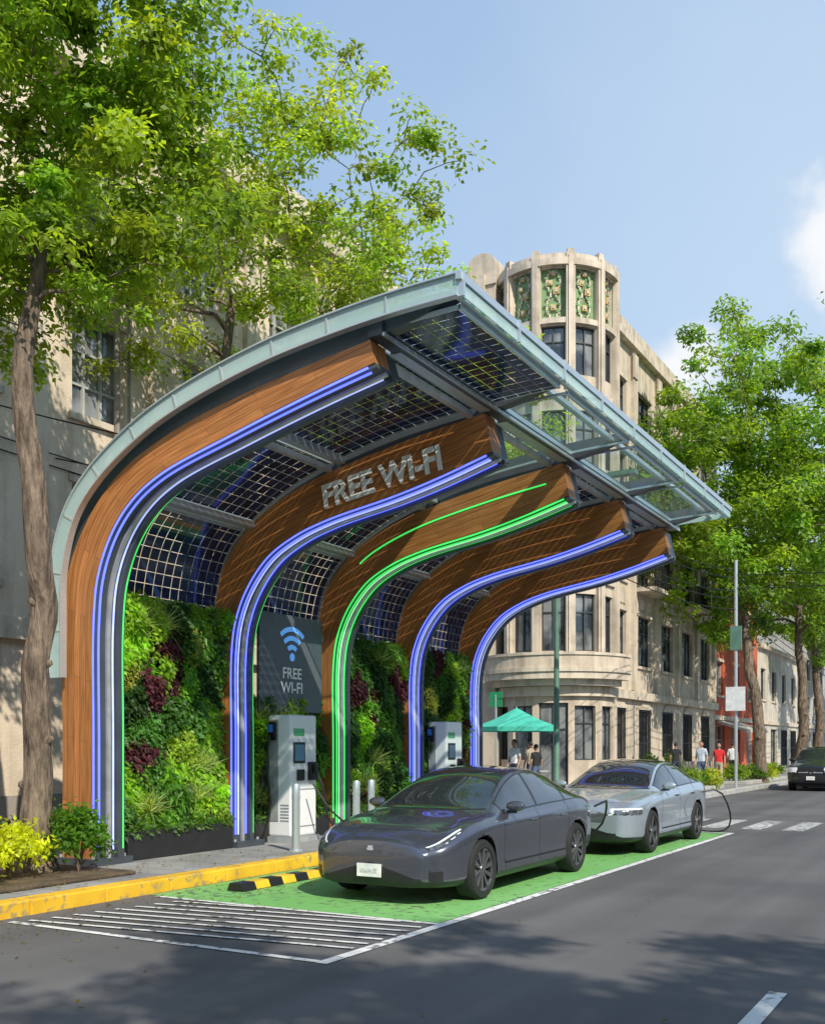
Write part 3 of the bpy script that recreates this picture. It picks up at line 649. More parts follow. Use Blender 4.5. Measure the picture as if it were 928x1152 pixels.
            for k in range(n_):
                a0=math.radians(-15+210*k/n_); a1=math.radians(-15+210*(k+1)/n_)
                xa,xb=sd*.5,sd*(W0-.03)
                b.face([(xa,la+math.cos(a0)*rw,wr+math.sin(a0)*rw),(xb,la+math.cos(a0)*rw,wr+math.sin(a0)*rw),(xb,la+math.cos(a1)*rw,wr+math.sin(a1)*rw),(xa,la+math.cos(a1)*rw,wr+math.sin(a1)*rw)],BLACKP)
                b.face([(xa,la,wr),(xa,la+math.cos(a0)*rw,wr+math.sin(a0)*rw),(xa,la+math.cos(a1)*rw,wr+math.sin(a1)*rw)],BLACKP)
            b.obj('wheel_well',e)
    b=MB(); b.box(-.62,.62,.35,Ln-.3,.16,.3,BLACKP); b.obj('underbody',e)
    for sd in(-1,1):
        b=MB(); ml=p['mir'][0]; mz=p['mir'][1]; xo=sd*(W0+.03)
        P=[];seg=14
        for i in range(9):
            t=i/8; r=math.sin(math.pi*(.08+.84*t))**.6
            P.append([(xo+sd*(.11*(t-.5)*2),ml+math.cos(2*math.pi*j/seg)*.055*r-.02*abs(t-.5),mz+math.sin(2*math.pi*j/seg)*.065*r) for j in range(seg)])
        for i in range(8):
            for j in range(seg): b.face([P[i][j],P[i][(j+1)%seg],P[i+1][(j+1)%seg],P[i+1][j]],pm)
        b.face(P[0],pm); b.face(P[-1],pm)
        b.box(min(xo,xo-sd*.14),max(xo,xo-sd*.14),ml-.01,ml+.03,mz-.085,mz-.05,DKT)
        b.obj('mirror',e,smooth=True)
        b=MB()
        for hl in p['hand']:
            i=int(hl/dl); xx=sd*(Wd[i]-.004); b.box(min(xx,xx+sd*.018),max(xx,xx+sd*.018),hl-.1,hl+.1,p['hz'],p['hz']+.022,p.get('hm',pm))
        b.obj('door_handles',e,bevel=.006)
    b=MB(); zf=p['plz']; yf_=-.058*p.get('bulf',1.3)-.025
    b.box(-.15,.15,yf_,yf_+.02,zf-.07,zf+.07,PLATE); b.box(-.11,.11,yf_-.002,yf_,zf-.03,zf+.02,mat('plate_text',(.6,.62,.6),.5,var=.3,scale=30)); b.obj('licence_plate',e,bevel=.004)
    if p.get('bar'):
        b=MB(); 
        for s in range(7): b.box(-.44,.44,yf_+.012,yf_+.04,.545+s*.019,.551+s*.019,ALU)
        b.obj('grille_bars',e)
    return e
def front1(mi,x,l,z,v):
    mi[(l<.14)&(z>.20)&(z<.305)&(x<.62)]=2
    mi[(l<.26)&(z>.27)&(z<.38)&(x>.68)&(x<.80)]=2
    t=(l-.04)/.46
    lo=4.82+.36*t; hi=5.52+.02*t
    m=(t>0)&(t<1)&(v>lo)&(v<hi)&(x>.50)
    mi[m]=3; mi[m&(v>hi-.13)]=7; mi[m&(v<lo+.05)&(t>.3)]=7
    mi[(t>-.02)&(t<1.03)&(x>.49)&(v>lo-.05)&(v<hi+.05)&~m]=4
    mi[(l<.02)&(x<.035)&(z>.59)&(z<.635)]=6
    mi[(l>4.25)&(v>4.5)&(v<5.5)&(x>.5)]=5
P1=dict(L=4.69,af=.85,ar=3.72,wr=.335,zf=.46,zb=.62,sh=.055,hoodl=.20,
 T=[(0,.69),(.06,.735),(.3,.83),(.7,.905),(1.0,.945),(1.15,.968),(1.35,1.045),(1.7,1.235),(2.0,1.37),(2.25,1.435),(2.6,1.46),(3.0,1.44),(3.4,1.365),(3.8,1.245),(4.1,1.13),(4.3,1.08),(4.5,1.06),(4.62,1.0),(4.69,.9)],
 ZR=[(0,.66),(.3,.79),(.7,.87),(1.0,.905),(1.25,.945),(1.5,1.05),(1.8,1.2),(2.05,1.30),(2.3,1.37),(2.6,1.395),(3.0,1.38),(3.4,1.305),(3.8,1.175),(4.1,1.065),(4.3,1.03),(4.6,.96),(4.69,.86)],
 R=[(0,.42),(.4,.6),(1.1,.70),(1.5,.69),(2.0,.60),(2.4,.565),(3.0,.56),(3.5,.565),(4.0,.6),(4.3,.62),(4.69,.5)],
 S=[(0,.58),(.15,.66),(.4,.76),(.8,.845),(1.2,.88),(1.6,.895),(2.5,.92),(3.3,.95),(3.8,.975),(4.2,.975),(4.5,.93),(4.69,.8)],
 B=[(0,.20),(.3,.18),(1,.17),(3.8,.18),(4.3,.24),(4.69,.34)],
 W=[(0,.64),(.03,.72),(.08,.785),(.16,.84),(.3,.885),(.5,.91),(.8,.925),(1.2,.925),(2.2,.925),(3.7,.925),(4.1,.905),(4.4,.85),(4.55,.80),(4.64,.73),(4.69,.62)],
 g=dict(w0=1.14,w1=2.16,r0=3.05,r1=4.12,s0=1.5,s1=3.98,pil=[2.48,3.42]),doors=[1.42,2.45,3.42],front=front1,mir=(1.62,1.0),hand=[2.22,3.2],hz=.80,plz=.37,spokes=10)
def front2(mi,x,l,z,v):
    mi[(l<.12)&(z>.24)&(z<.36)&(x<.62)]=2
    mi[(l<.06)&(z>.54)&(z<.67)&(x<.46)]=2
    h=(l<.38)&(z>.64)&(z<.745)&(x>.52); mi[h]=3; mi[h&(z>.72)]=7; mi[h&(x<.58)]=7
    mi[(l>4.3)&(v>4.5)&(v<5.2)]=5
P2=dict(P1); P2.update(L=4.61,af=.86,ar=3.6,wr=.345,zf=.5,sh=.05,hoodl=.12,hm=DKT,bar=True,
 T=[(0,.80),(.06,.84),(.3,.89),(.7,.94),(1.0,.975),(1.2,1.0),(1.4,1.07),(1.75,1.25),(2.1,1.40),(2.35,1.465),(2.7,1.48),(3.1,1.46),(3.5,1.39),(3.9,1.26),(4.2,1.16),(4.4,1.12),(4.55,1.08),(4.61,1.0)],
 ZR=[(0,.76),(.3,.85),(.7,.905),(1.0,.94),(1.3,.98),(1.55,1.08),(1.85,1.22),(2.1,1.32),(2.4,1.395),(2.7,1.415),(3.1,1.40),(3.5,1.33),(3.9,1.2),(4.2,1.10),(4.4,1.06),(4.55,1.0),(4.61,.95)],
 S=[(0,.71),(.15,.77),(.4,.83),(.8,.885),(1.2,.92),(1.6,.95),(2.5,.97),(3.3,1.0),(3.8,1.02),(4.2,1.02),(4.5,.98),(4.61,.9)],
 B=[(0,.22),(.3,.2),(1,.18),(3.8,.19),(4.3,.26),(4.61,.36)],
 W=[(0,.70),(.03,.78),(.08,.825),(.16,.86),(.3,.89),(.5,.912),(.8,.925),(3.7,.93),(4.1,.91),(4.4,.86),(4.55,.8),(4.61,.70)],
 g=dict(w0=1.18,w1=2.2,r0=3.1,r1=4.1,s0=1.52,s1=3.9,pil=[2.5,3.42]),doors=[1.42,2.47,3.4],front=front2,mir=(1.62,1.05),hz=.86,plz=.42,spokes=5)
def front3(mi,x,l,z,v):
    mi[(l<.06)&(z>.55)&(z<.9)&(x<.42)]=2; mi[(l<.3)&(z>.72)&(z<.9)&(x>.48)]=7; mi[(l<.1)&(z>.28)&(z<.45)&(x<.7)]=2; mi[(l<.03)&(z>.70)&(z<.73)&(x<.42)]=6
P3=dict(P2); P3.update(L=4.7,af=.9,ar=3.7,wr=.37,zf=.65,zb=.8,bar=False,
 T=[(0,.98),(.1,1.03),(.6,1.09),(1.1,1.14),(1.3,1.2),(1.7,1.45),(2.0,1.62),(2.4,1.7),(3.2,1.7),(4.0,1.66),(4.4,1.55),(4.6,1.3),(4.7,1.1)],
 ZR=[(0,.94),(.6,1.04),(1.1,1.09),(1.35,1.13),(1.7,1.36),(2.0,1.53),(2.4,1.62),(3.2,1.62),(4.0,1.58),(4.4,1.46),(4.6,1.2),(4.7,1.05)],
 S=[(0,.9),(.4,.96),(1.2,1.02),(2.5,1.06),(4.2,1.08),(4.7,1.0)],B=[(0,.3),(.3,.25),(3.8,.25),(4.7,.4)],
 R=[(0,.5),(.4,.68),(1.1,.74),(1.6,.72),(2.0,.66),(2.4,.64),(4.0,.64),(4.7,.6)],
 g=dict(w0=1.25,w1=2.05,r0=4.1,r1=4.5,s0=1.6,s1=4.3,pil=[2.5,3.42]),roofpaint=True,front=front3,mir=(1.65,1.18),hz=.95,plz=.5)
BLUEGREY=paint('dark_metallic_paint',(.115,.125,.155),.65,.27); SILVER=paint('silver_paint',(.42,.49,.55),.5,.3); BLK=paint('black_paint',(.015,.016,.018),.2,.3)
car('parked_car',-5.92,9.38,P1,BLUEGREY)
car('parked_car',-5.78,15.2,P2,SILVER,rimm=RIMM)
car('parked_car',-6.35,41,P3,BLK,dl=.02)
cable([(-4.86,19.15,.86),(-4.62,19.3,.9),(-4.45,19.5,.5),(-4.6,19.9,.12),(-5.4,20.4,.03),(-7.5,20.0,.03),(-8.6,19.6,.2),(-9.7,19.0,1.0)],.016,'charging_cable')
cable([(-9.6,13.4,1.1),(-9.3,13.6,.6),(-8.9,14.2,.18),(-8.3,14.6,.03),(-7.3,14.8,.03),(-6.2,14.75,.1),(-5.2,14.5,.5),(-4.95,14.1,.92),(-4.93,13.85,.9),(-5.0,13.75,.86)],.016,'charging_cable')

# ---------------------------------------------------------------- buildings
def planeX(X): return lambda a,d,z:(X-d,a,z)
def planeXm(X): return lambda a,d,z:(X+d,a,z)
def planeY(Y): return lambda a,d,z:(a,Y+d,z)
def cyl(cx,cy,r): return lambda a,d,z:(cx+(r-d)*math.cos(a/r),cy+(r-d)*math.sin(a/r),z)
def fbox(mb,f,a0,a1,d0,d1,z0,z1,m,sub=1):
    for i in range(sub):
        A=a0+(a1-a0)*i/sub; B=a0+(a1-a0)*(i+1)/sub
        mb.hexa([f(A,d0,z0),f(B,d0,z0),f(B,d1,z0),f(A,d1,z0),f(A,d0,z1),f(B,d0,z1),f(B,d1,z1),f(A,d1,z1)],m)
def facade(mb,f,a0,a1,z0,z1,ops,wall,frame=FRAME,sub=None,sill=STONE_T,mull=(2,2),depth=.22,lintel=True):
    As={a0,a1}; Zs={z0,z1}
    for o in ops: As|={o[0],o[1]}; Zs|={o[2],o[3]}
    if sub:
        k=a0
        while k<a1: As.add(round(k,4)); k+=sub
    As=sorted(As); Zs=sorted(Zs); As=[a for i,a in enumerate(As) if i==0 or a-As[i-1]>1e-4]
    for i in range(len(As)-1):
        for j in range(len(Zs)-1):
            ca=(As[i]+As[i+1])/2; cz=(Zs[j]+Zs[j+1])/2
            if any(o[0]<ca<o[1] and o[2]<cz<o[3] for o in ops): continue
            mb.face([f(As[i],0,Zs[j]),f(As[i+1],0,Zs[j]),f(As[i+1],0,Zs[j+1]),f(As[i],0,Zs[j+1])],wall)
    for o in ops:
        b0,b1,c0,c1=o[:4]; ns=3 if sub else 1; kind=o[4] if len(o)>4 else 'w'
        for q in((b0,b0),(b1,b1)): mb.face([f(q[0],0,c0),f(q[0],depth,c0),f(q[0],depth,c1),f(q[0],0,c1)],wall)
        for i in range(ns):
            A=b0+(b1-b0)*i/ns; B=b0+(b1-b0)*(i+1)/ns
            for zz in(c0,c1): mb.face([f(A,0,zz),f(B,0,zz),f(B,depth,zz),f(A,depth,zz)],wall)
            mb.face([f(A,depth,c0),f(B,depth,c0),f(B,depth,c1),f(A,depth,c1)],RELIEF if kind=='r' else WGLASS)
        if kind=='r': continue
        t=.045
        fbox(mb,f,b0,b1,depth-.06,depth-.005,c0,c0+t,frame,ns); fbox(mb,f,b0,b1,depth-.06,depth-.005,c1-t,c1,frame,ns)
        nv_,nh_=mull
        for i in range(nv_+1):
            A=b0+(b1-b0)*i/nv_; A=min(max(A,b0+t/2),b1-t/2); fbox(mb,f,A-t/2,A+t/2,depth-.065,depth-.004,c0+t,c1-t,frame)
        for i in range(1,nh_):
            Z=c0+(c1-c0)*(i/nh_ if nh_!=2 else .68); fbox(mb,f,b0+t,b1-t,depth-.05,depth-.006,Z-.02,Z+.02,frame,ns)
        if kind=='w':
            fbox(mb,f,b0-.1,b1+.1,-.09,-.002,c0-.12,c0-.003,sill,ns)
            if lintel: fbox(mb,f,b0-.08,b1+.08,-.035,-.002,c1+.003,c1+.16,sill,ns)
        if kind=='bar':
            k=b0+.08
            while k<b1: fbox(mb,f,k-.012,k+.012,-.03,-.006,c0,c1,IRON); k+=.13
            for zz in(c0+.05,(c0+c1)/2,c1-.05): fbox(mb,f,b0,b1,-.035,-.031,zz-.02,zz+.02,IRON)
AB=empty('apartment_building'); b=MB(); f=planeX(-14)
ops=[]; ys=[1.0+i*2.75 for i in range(9)]
for y in ys:
    for z0,z1 in((4.4,6.3),(7.5,9.3),(10.6,12.3)): ops.append((y-.2+.6,y+1.5+.1,z0,z1))
    ops.append((y+.4,y+1.6,1.25,3.0,'bar'))
facade(b,f,-2,22.6,.15,14.0,ops,STONE_L,frame=FRAMEW,mull=(3,3))
for y in [i*2.75-.05 for i in range(0,9)]:
    fbox(b,f,y+.55,y+.85,-.12,-.003,3.9,13.6,STONE_T)
fbox(b,f,-2,22.6,-.1,-.004,.15,.9,STONE_D); fbox(b,f,-2,22.6,-.16,-.003,3.45,3.8,STONE_T); fbox(b,f,-2,22.6,-.35,-.002,13.3,13.55,STONE_T); fbox(b,f,-2,22.6,-.2,-.004,13.56,14.2,STONE_T)
b.tube([(-13.85,13.3,.15),(-13.85,13.3,13.2)],.05,8,mat('drain_pipe',(.25,.23,.2),.6)); b.tube([(-13.86,13.6,3.9),(-13.86,13.6,13.2)],.03,8,MATS['drain_pipe'])
b.box(-30,-14.25,-2,22.6,.15,14.0,STONE_D); 
for y in ys[5:6]:
    for z in(4.4,7.5):
        fbox(b,f,y+.3,y+1.7,-.30,-.27,z+.75,z+.79,IRON); fbox(b,f,y+.3,y+1.7,-.30,-.004,z-.2,z-.125,STONE_T)
        for i in range(13): fbox(b,f,y+.3+i*.115,y+.32+i*.115,-.295,-.275,z-.12,z+.75,IRON)
b.obj('walls_windows_and_trim',AB)
b=MB()
facade(b,lambda a,d,z:(a,22.62-d,z),-29.9,-14.02,.15,13.9,[(-27+i*2.8,-25.6+i*2.8,z,z+1.8) for i in range(5) for z in(1.2,4.4,7.5,10.6)],STONE_L); b.obj('side_wall',AB)

AD=empty('art_deco_corner_building'); b=MB(); tr_=MB()
cx,cy,r=-15.0,37.0,2.2; fc=cyl(cx,cy,r)
A0,A1=math.radians(-150)*r,math.radians(30)*r
ops=[]; angs=[-135,-103,-71,-39,-7]; hw=11.5
for an in angs:
    a=math.radians(an)*r; h=math.radians(hw)*r
    for z0,z1 in((5.2,7.3),(8.7,10.7),(12.0,14.0),(15.3,17.1)): ops.append((a-h,a+h,z0,z1,'x'))
    ops.append((a-h-.04,a+h+.04,17.4,19.2,'r'))
    if an not in(-71,): ops.append((a-h,a+h,1.2,3.2,'x'))
ops.append((math.radians(-71)*r-.55,math.radians(-71)*r+.55,.3,3.3,'x'))
facade(b,fc,A0,A1,.15,19.5,ops,STONE_A,sub=.12,mull=(2,2),depth=.16)
for an in [-151,-119,-87,-55,-23,9]:
    a=math.radians(an)*r; fbox(tr_,fc,a-.16,a+.16,-.16,-.003,4.0,19.72,STONE_T); fbox(tr_,fc,a-.09,a+.09,-.22,-.161,4.0,19.6,STONE_T); fbox(tr_,fc,a-.12,a+.12,-.13,.1,19.721,19.86,STONE_T)
for z0,z1,d in((3.55,3.9,.18),(7.7,7.95,.1),(8.3,8.5,.08),(11.2,11.4,.1),(14.5,14.7,.1),(17.15,17.35,.12),(19.25,19.5,.2),(19.5,19.7,.1)):
    fbox(tr_,fc,A0,A1,-d,-.004,z0,z1,STONE_T,26)
for an in angs:
    a=math.radians(an)*r
    for sgn in(-1,1):
        for k in range(14):
            t=k/13; aa=a+sgn*(.06+.2*abs(math.sin(t*5.5+.4))); zz=17.5+1.6*t
            fbox(tr_,fc,aa-.035,aa+.035,.10,.157,zz-.06,zz+.07,STONE_T)
            if k%2: fbox(tr_,fc,aa-.09,aa+.02,.08,.156,zz+.0,zz+.09,RELIEF)
    for (da,dz,s) in((0,.35,.10),(.12,.95,.12),(-.12,1.25,.09),(0,1.6,.08)):
        fbox(tr_,fc,a+da-s,a+da+s,.06,.155,17.45+dz-s,17.45+dz+s,RELIEFG); fbox(tr_,fc,a+da-s*.5,a+da+s*.5,.03,.06,17.45+dz-s*.5,17.45+dz+s*.5,STONE_T)
fb=cyl(cx,cy,r+.75); B0,B1=math.radians(-135)*(r+.75),math.radians(0)*(r+.75)
fbox(tr_,fb,B0,B1,0,.74,4.15,4.4,STONE_T,22); fbox(tr_,fb,B0,B1,-.06,.12,4.4,4.55,STONE_T,22); fbox(tr_,fb,B0,B1,.02,.14,4.552,5.0,STONE_A,22); fbox(tr_,fb,B0,B1,-.03,.18,5.0,5.1,STONE_T,22)
fbox(tr_,cyl(cx,cy,r+.5),math.radians(-130)*(r+.5),math.radians(-5)*(r+.5),0,.49,3.92,4.147,STONE_T,20)
def pylon(x0,x1,y0,y1,zt,m):
    b.box(x0,x1,y0,y1,.15,zt,m); n=10; c=(x0+x1)/2; rr=(x1-x0)/2
    for i in range(n):
        a0_=math.pi*i/n; a1_=math.pi*(i+1)/n
        P=[(c+rr*math.cos(a0_),zt+rr*.8*math.sin(a0_)),(c+rr*math.cos(a1_),zt+rr*.8*math.sin(a1_))]
        b.face([(P[0][0],y0,P[0][1]),(P[1][0],y0,P[1][1]),(c,y0,zt)],m); b.face([(P[0][0],y1,P[0][1]),(P[1][0],y1,P[1][1]),(c,y1,zt)],m)
        b.face([(P[0][0],y0,P[0][1]),(P[0][0],y1,P[0][1]),(P[1][0],y1,P[1][1]),(P[1][0],y0,P[1][1])],m)
pylon(-17.95,-16.75,35.2,37,20.1,STONE_A); tr_.box(-17.55,-17.15,35.05,35.2,5,19.7,STONE_T); 
for z in (17.2,19.3): tr_.box(-18.0,-16.7,35.12,35.198,z,z+.2,STONE_T)
b.box(-14.3,-13.25,38.15,39.0,.15,19.9,STONE_A); tr_.box(-13.248,-13.1,38.35,38.8,4,20.3,STONE_T); tr_.box(-14.2,-13.35,38.0,38.148,4,19.6,STONE_T)
f=planeX(-13.8); ops=[]; ysA=[39.9,43.4,46.9,50.4,53.9]
for i,y in enumerate(ysA):
    for z0,z1 in((5.2,7.4),(8.7,10.8),(12.0,14.0),(15.2,17.1)): ops.append((y,y+1.9,z0,z1))
    ops.append((y+.1,y+1.8,.4 if i in(1,3) else 1.2,3.3,'bar'))
facade(b,f,39.0,57,.15,18.9,ops,STONE_A,mull=(3,2))
for y in [y-.85 for y in ysA]+[56.6]:
    fbox(tr_,f,y-.22,y+.22,-.14,-.003,4.1,18.6,STONE_T); fbox(tr_,f,y-.3,y+.3,-.2,-.141,17.4,18.4,STONE_T)
fbox(tr_,f,39.0,57,-.3,-.002,18.6,18.9,STONE_T); fbox(tr_,f,39.0,57,-.12,-.001,18.901,19.5,STONE_A); fbox(tr_,f,39.0,57,-.22,-.004,3.7,4.05,STONE_T); fbox(tr_,f,39.0,57,-.13,-.004,14.35,14.6,STONE_T); fbox(tr_,f,39,57,-.1,-.004,.15,.95,STONE_D)
for i,y in enumerate(ysA):
    for zc in (7.55,10.95,14.75):
        for k in range(5): fbox(tr_,f,y+.25+k*.3,y+.42+k*.3,-.07,-.004,zc+.15,zc+.55,STONE_T)
    if i%2==1 or i==0:
        for z in ((8.7,) if i else (12.0,)):
            fbox(tr_,f,y-.3,y+2.2,-.9,-.004,z-.3,z-.125,STONE_T)
            fbox(tr_,f,y-.3,y+2.2,-.88,-.85,z+.8,z+.85,IRON)
            for k in range(21): fbox(tr_,f,y-.28+k*.12,y-.26+k*.12,-.875,-.855,z-.12,z+.8,IRON)
            for k in range(7):
                for yy in(y-.3,y+2.17): fbox(tr_,f,yy,yy+.02,-.85+k*.12,-.83+k*.12,z-.12,z+.8,IRON)
    for k in range(5): fbox(tr_,f,y+.1+k*.1,y+1.8-k*.1,-.12+.015*k,-.004,3.31+k*.06,3.365+k*.06,STONE_T)
b.box(-30,-14.05,39.1,57,.15,18.8,STONE_D); b.box(-30,-15.3,36.5,39.1,.15,18.6,STONE_A)
fy=planeY(36.0); ops=[(-28+i*2.9,-26.4+i*2.9,z,z+2) for i in range(4) for z in(5.2,8.7,12.0,15.0)]+[(-28+i*2.9,-26.4+i*2.9,1.0,3.2,'bar') for i in range(4)]
facade(b,fy,-30,-16.75,.15,17.6,ops,STONE_A,mull=(3,2)); fbox(tr_,fy,-30,-18,-.2,-.003,17.3,17.6,STONE_T); fbox(tr_,fy,-30,-18,-.2,-.003,3.7,4.0,STONE_T)
b.box(-30,-16.9,36.25,36.6,.15,17.5,STONE_D)
b.obj('walls_and_windows',AD); tr_.obj('ribs_balconies_and_trim',AD)
def rowb(name,y0,y1,h,m,floors,X=-14,side=1,fr=FRAME,wh=1.5,seed=0):
    e=empty(name); b=MB(); f=planeX(X) if side==1 else planeXm(X); rg=random.Random(seed); ops=[]
    n=int((y1-y0)/3); sp=(y1-y0)/n; fh=(h-1.0)/floors
    for i in range(n):
        c=y0+sp*(i+.5)
        for k in range(floors):
            if k==0: ops.append((c-1.1,c+1.1,.3,2.9,'bar' if rg.random()<.4 else 'x'))
            else: ops.append((c-wh/2,c+wh/2,k*fh+1.1,k*fh+1.1+fh*.55))
    facade(b,f,y0,y1,.15,h,ops,m,frame=fr,mull=(2,2))
    fbox(b,f,y0,y1,-.25,-.002,h-.3,h,STONE_T); fbox(b,f,y0,y1,-.12,-.004,3.2,3.45,STONE_T)
    if side==1: b.box(X-16,X-.25,y0,y1,.15,h-.05,m)
    else: b.box(X+.25,X+16,y0,y1,.15,h-.05,m)
    b.obj('walls_windows_and_trim',e); return e
rowb('red_house',57.05,69,11.5,REDW,3,fr=FRAMEW)
rowb('cream_house',69.1,84,8.5,CREAM,2,seed=2); rowb('grey_house',84.1,104,13,GREYW,4,seed=3); rowb('cream_house',104.1,150,10,CREAM,3,seed=4)
rowb('townhouse',-30,-4,8,CREAM,2,X=15,side=-1,seed=5); rowb('townhouse',-3.9,20,7.5,STONE_L,2,X=15,side=-1,seed=6); rowb('townhouse',20.1,60,9,CREAM,3,X=15,side=-1,seed=7)
rowb('townhouse',-40,-2.1,11,GREYW,3,seed=8)
aw=MB(); AWM=mat('awning_cloth',(.5,.47,.42),.8)
aw.hexa([(-13.9,58,3.0),(-12.3,58,2.5),(-12.3,64,2.5),(-13.9,64,3.0),(-13.9,58,3.15),(-12.3,58,2.62),(-12.3,64,2.62),(-13.9,64,3.15)],AWM); aw.obj('shop_awning')

# ---------------------------------------------------------------- trees
TG=(.17,.28,.032)
tree('street_tree',[(-10.15,8.45,.12),(-10.12,8.45,1.6),(-10.05,8.4,3.4),(-10.12,8.4,5.0),(-10.3,8.35,6.2),(-10.1,8.5,8.0)],[.2,.165,.155,.145,.12,.07],
     [((-10.3,8.5,9.6),(2.1,2.1,2.7)),((-9.1,9.0,8.5),(1.3,1.4,1.5)),((-11.5,8.2,8.0),(1.6,1.6,1.8)),((-9.6,8.5,10.8),(2.1,1.9,1.6))],250,180,.42,.115,TG,seed=3)
tree('street_tree',[(-12.2,14.1,.12),(-12.15,14.1,3),(-12.1,14.15,5.5),(-12.15,14.2,8),(-12.0,14.3,9.8)],[.2,.17,.15,.11,.07],
     [((-12.0,14.3,11.8),(3.2,2.6,3.0)),((-10.2,14.9,11.6),(2.5,2.0,2.1)),((-13.3,13.6,10.3),(2.2,2.0,2.2))],210,105,.45,.12,(.21,.31,.035),seed=5)
tree('street_tree',[(-12.3,20.2,.12),(-12.2,20.2,4),(-12.0,20.3,7),(-11.9,20.4,9)],[.18,.15,.12,.07],
     [((-11.9,20.4,10.2),(2.6,2.5,3.0)),((-10.7,20.8,9.4),(2.6,2.0,2.1)),((-12.3,19.5,12.2),(2.2,2.2,1.8))],180,110,.48,.14,(.21,.32,.035),seed=6)
def bigtree(x,y,h,r,seed,col=(.15,.265,.03),n=120,z0=7,lean=0,ls=.24,nper=150):
    tree('plane_tree',[(x,y,.1),(x+.2+lean*.3,y,3),(x+lean*.7,y+.2,6),(x+lean,y,8.5)],[.3,.24,.2,.12],
     [((x+lean,y,z0+(h-z0)*.52),(r,r,(h-z0)*.5)),((x+lean-r*.55,y-.5,z0+(h-z0)*.38),(r*.62,r*.62,(h-z0)*.3)),((x+lean+r*.55,y+.5,z0+(h-z0)*.36),(r*.6,r*.6,(h-z0)*.3))],n,nper,.85,ls,col,twigr=.03,seed=seed)
bigtree(-9.1,45.5,21,4.8,21,n=210,z0=6.0,lean=-.9); bigtree(-8.6,52,23.5,5.5,22,(.14,.255,.03),n=240,z0=5.5); bigtree(-9.2,61,21,4.8,23,n=140,z0=6); bigtree(-9.2,74,19,5,24,n=110,ls=.34); bigtree(-9.2,90,19,6,25,n=100,ls=.4)
tree('street_tree',[(8.6,-2.0,.1),(8.6,-2,4),(8.5,-2,7),(8.4,-1.8,10)],[.25,.2,.17,.1],[((8.0,-1.5,11),(4.0,4.0,3.2)),((9.5,-3.5,11.5),(3.2,3.2,2.5))],130,110,.6,.2,TG,seed=31)
tree('street_tree',[(8.6,-9.5,.1),(8.6,-9.5,4),(8.5,-9.4,7),(8.4,-9,10)],[.25,.2,.17,.1],[((7.5,-8.5,11),(4.6,4.6,3.6))],90,100,.6,.2,TG,seed=32)
L=Leaves()
for k in range(160):
    c=np.array([RNG.uniform(-26,-4),RNG.uniform(120,150),RNG.uniform(3,15)]); m=90
    L.add(c+RNG.normal(size=(m,3))*1.6,RNG.uniform(.4,.8,m),.16*np.ones(m),upN(m,.4,1),np.array([.12,.2,.035])*RNG.uniform(.6,1.3)*RNG.uniform(.7,1.3,size=(m,1)))
L.obj('distant_trees')
b=MB(); b.box(-10.9,-9.1,3,9.05,.151,.2,SOIL); b.obj('soil_bed',bevel=.02)
shrub('yellow_shrub',(-9.75,7.75,.2),(.42,.5,.38),3000,.075,(.42,.48,.025)); shrub('yellow_shrub',(-9.6,6.9,.2),(.4,.5,.34),2200,.085,(.42,.48,.025)); shrub('green_shrub',(-9.62,8.62,.2),(.32,.34,.44),2800,.08,(.11,.24,.03))
shrub('hedge_plant',(-12.0,8.9,.15),(.6,.8,.4),2500,.09,(.06,.12,.03))
for i,(x,y) in enumerate([(-9.5,34.5),(-9.5,36),(-9.4,37.5),(-9.6,43),(-9.4,44.8),(-9.4,47),(-9.5,50)]):
    shrub('hedge_plant',(x,y,.15),(.6,.8,.45),900,.16,((.18,.28,.03),(.09,.18,.03),(.3,.36,.04))[i%3])
shrub('hedge_plant',(-13.0,42.7,.15),(.4,.4,.8),800,.16,(.07,.15,.03)); shrub('hedge_plant',(-13.0,46.1,.15),(.4,.4,.8),800,.16,(.07,.15,.03)); 
b=MB(); b.box(-10.2,-8.95,33.6,38.4,.15,.3,KERBC); b.box(-10.2,-8.95,42.2,51,.15,.3,KERBC); b.obj('planting_bed_kerb',bevel=.02)

# ---------------------------------------------------------------- street furniture
GRP=mat('green_pole_paint',(.10,.2,.15),.5)
def lamp(x,y):
    e=empty('street_lamp',(x,y,.15)); b=MB(); b.lathe([(.16,0),(.16,.08),(.11,.12),(.10,.7),(.075,.75),(.06,4),(.045,7.6),(.001,7.62)],(0,0,0),'z',14,GRP)
    b.tube([(0,0,7.4),(.3,0,7.75),(1.0,0,7.85),(1.6,0,7.82)],[.04,.035,.03,.03],8,GRP); b.box(1.3,1.95,-.12,.12,7.76,7.86,GRP); b.obj('pole_and_head',e,smooth=True); return e
lamp(-9.2,22.7)
e=empty('traffic_sign_pole',(-8.8,39.6,.15)); b=MB(); b.tube([(0,0,0),(0,0,8.6)],.06,10,ALU); b.box(-.35,.35,-.16,-.06,2.9,3.8,mat('sign_white',(.7,.72,.72),.5)); b.box(-.2,.2,-.08,.08,5.2,6.1,GRP); b.obj('pole_and_sign',e)
e=empty('street_name_sign',(-16.1,33.9,0)) ; b=MB(); SGN=mat('sign_green',(.02,.25,.10),.5); b.tube([(0,0,.15),(0,0,3.6)],.04,8,ALU); b.box(-.25,.25,-.03,.03,3.15,3.42,SGN); b.box(-.25,.25,-.03,.03,3.45,3.7,SGN); b.obj('pole_and_plates',e)
b=MB()
def wire(p,q,sag,r=.012):
    P=[]
    for i in range(15):
        t=i/14; v=Vector(p).lerp(Vector(q),t); v.z-=sag*4*t*(1-t); P.append(v)
    b.tube(P,r,4,IRON)
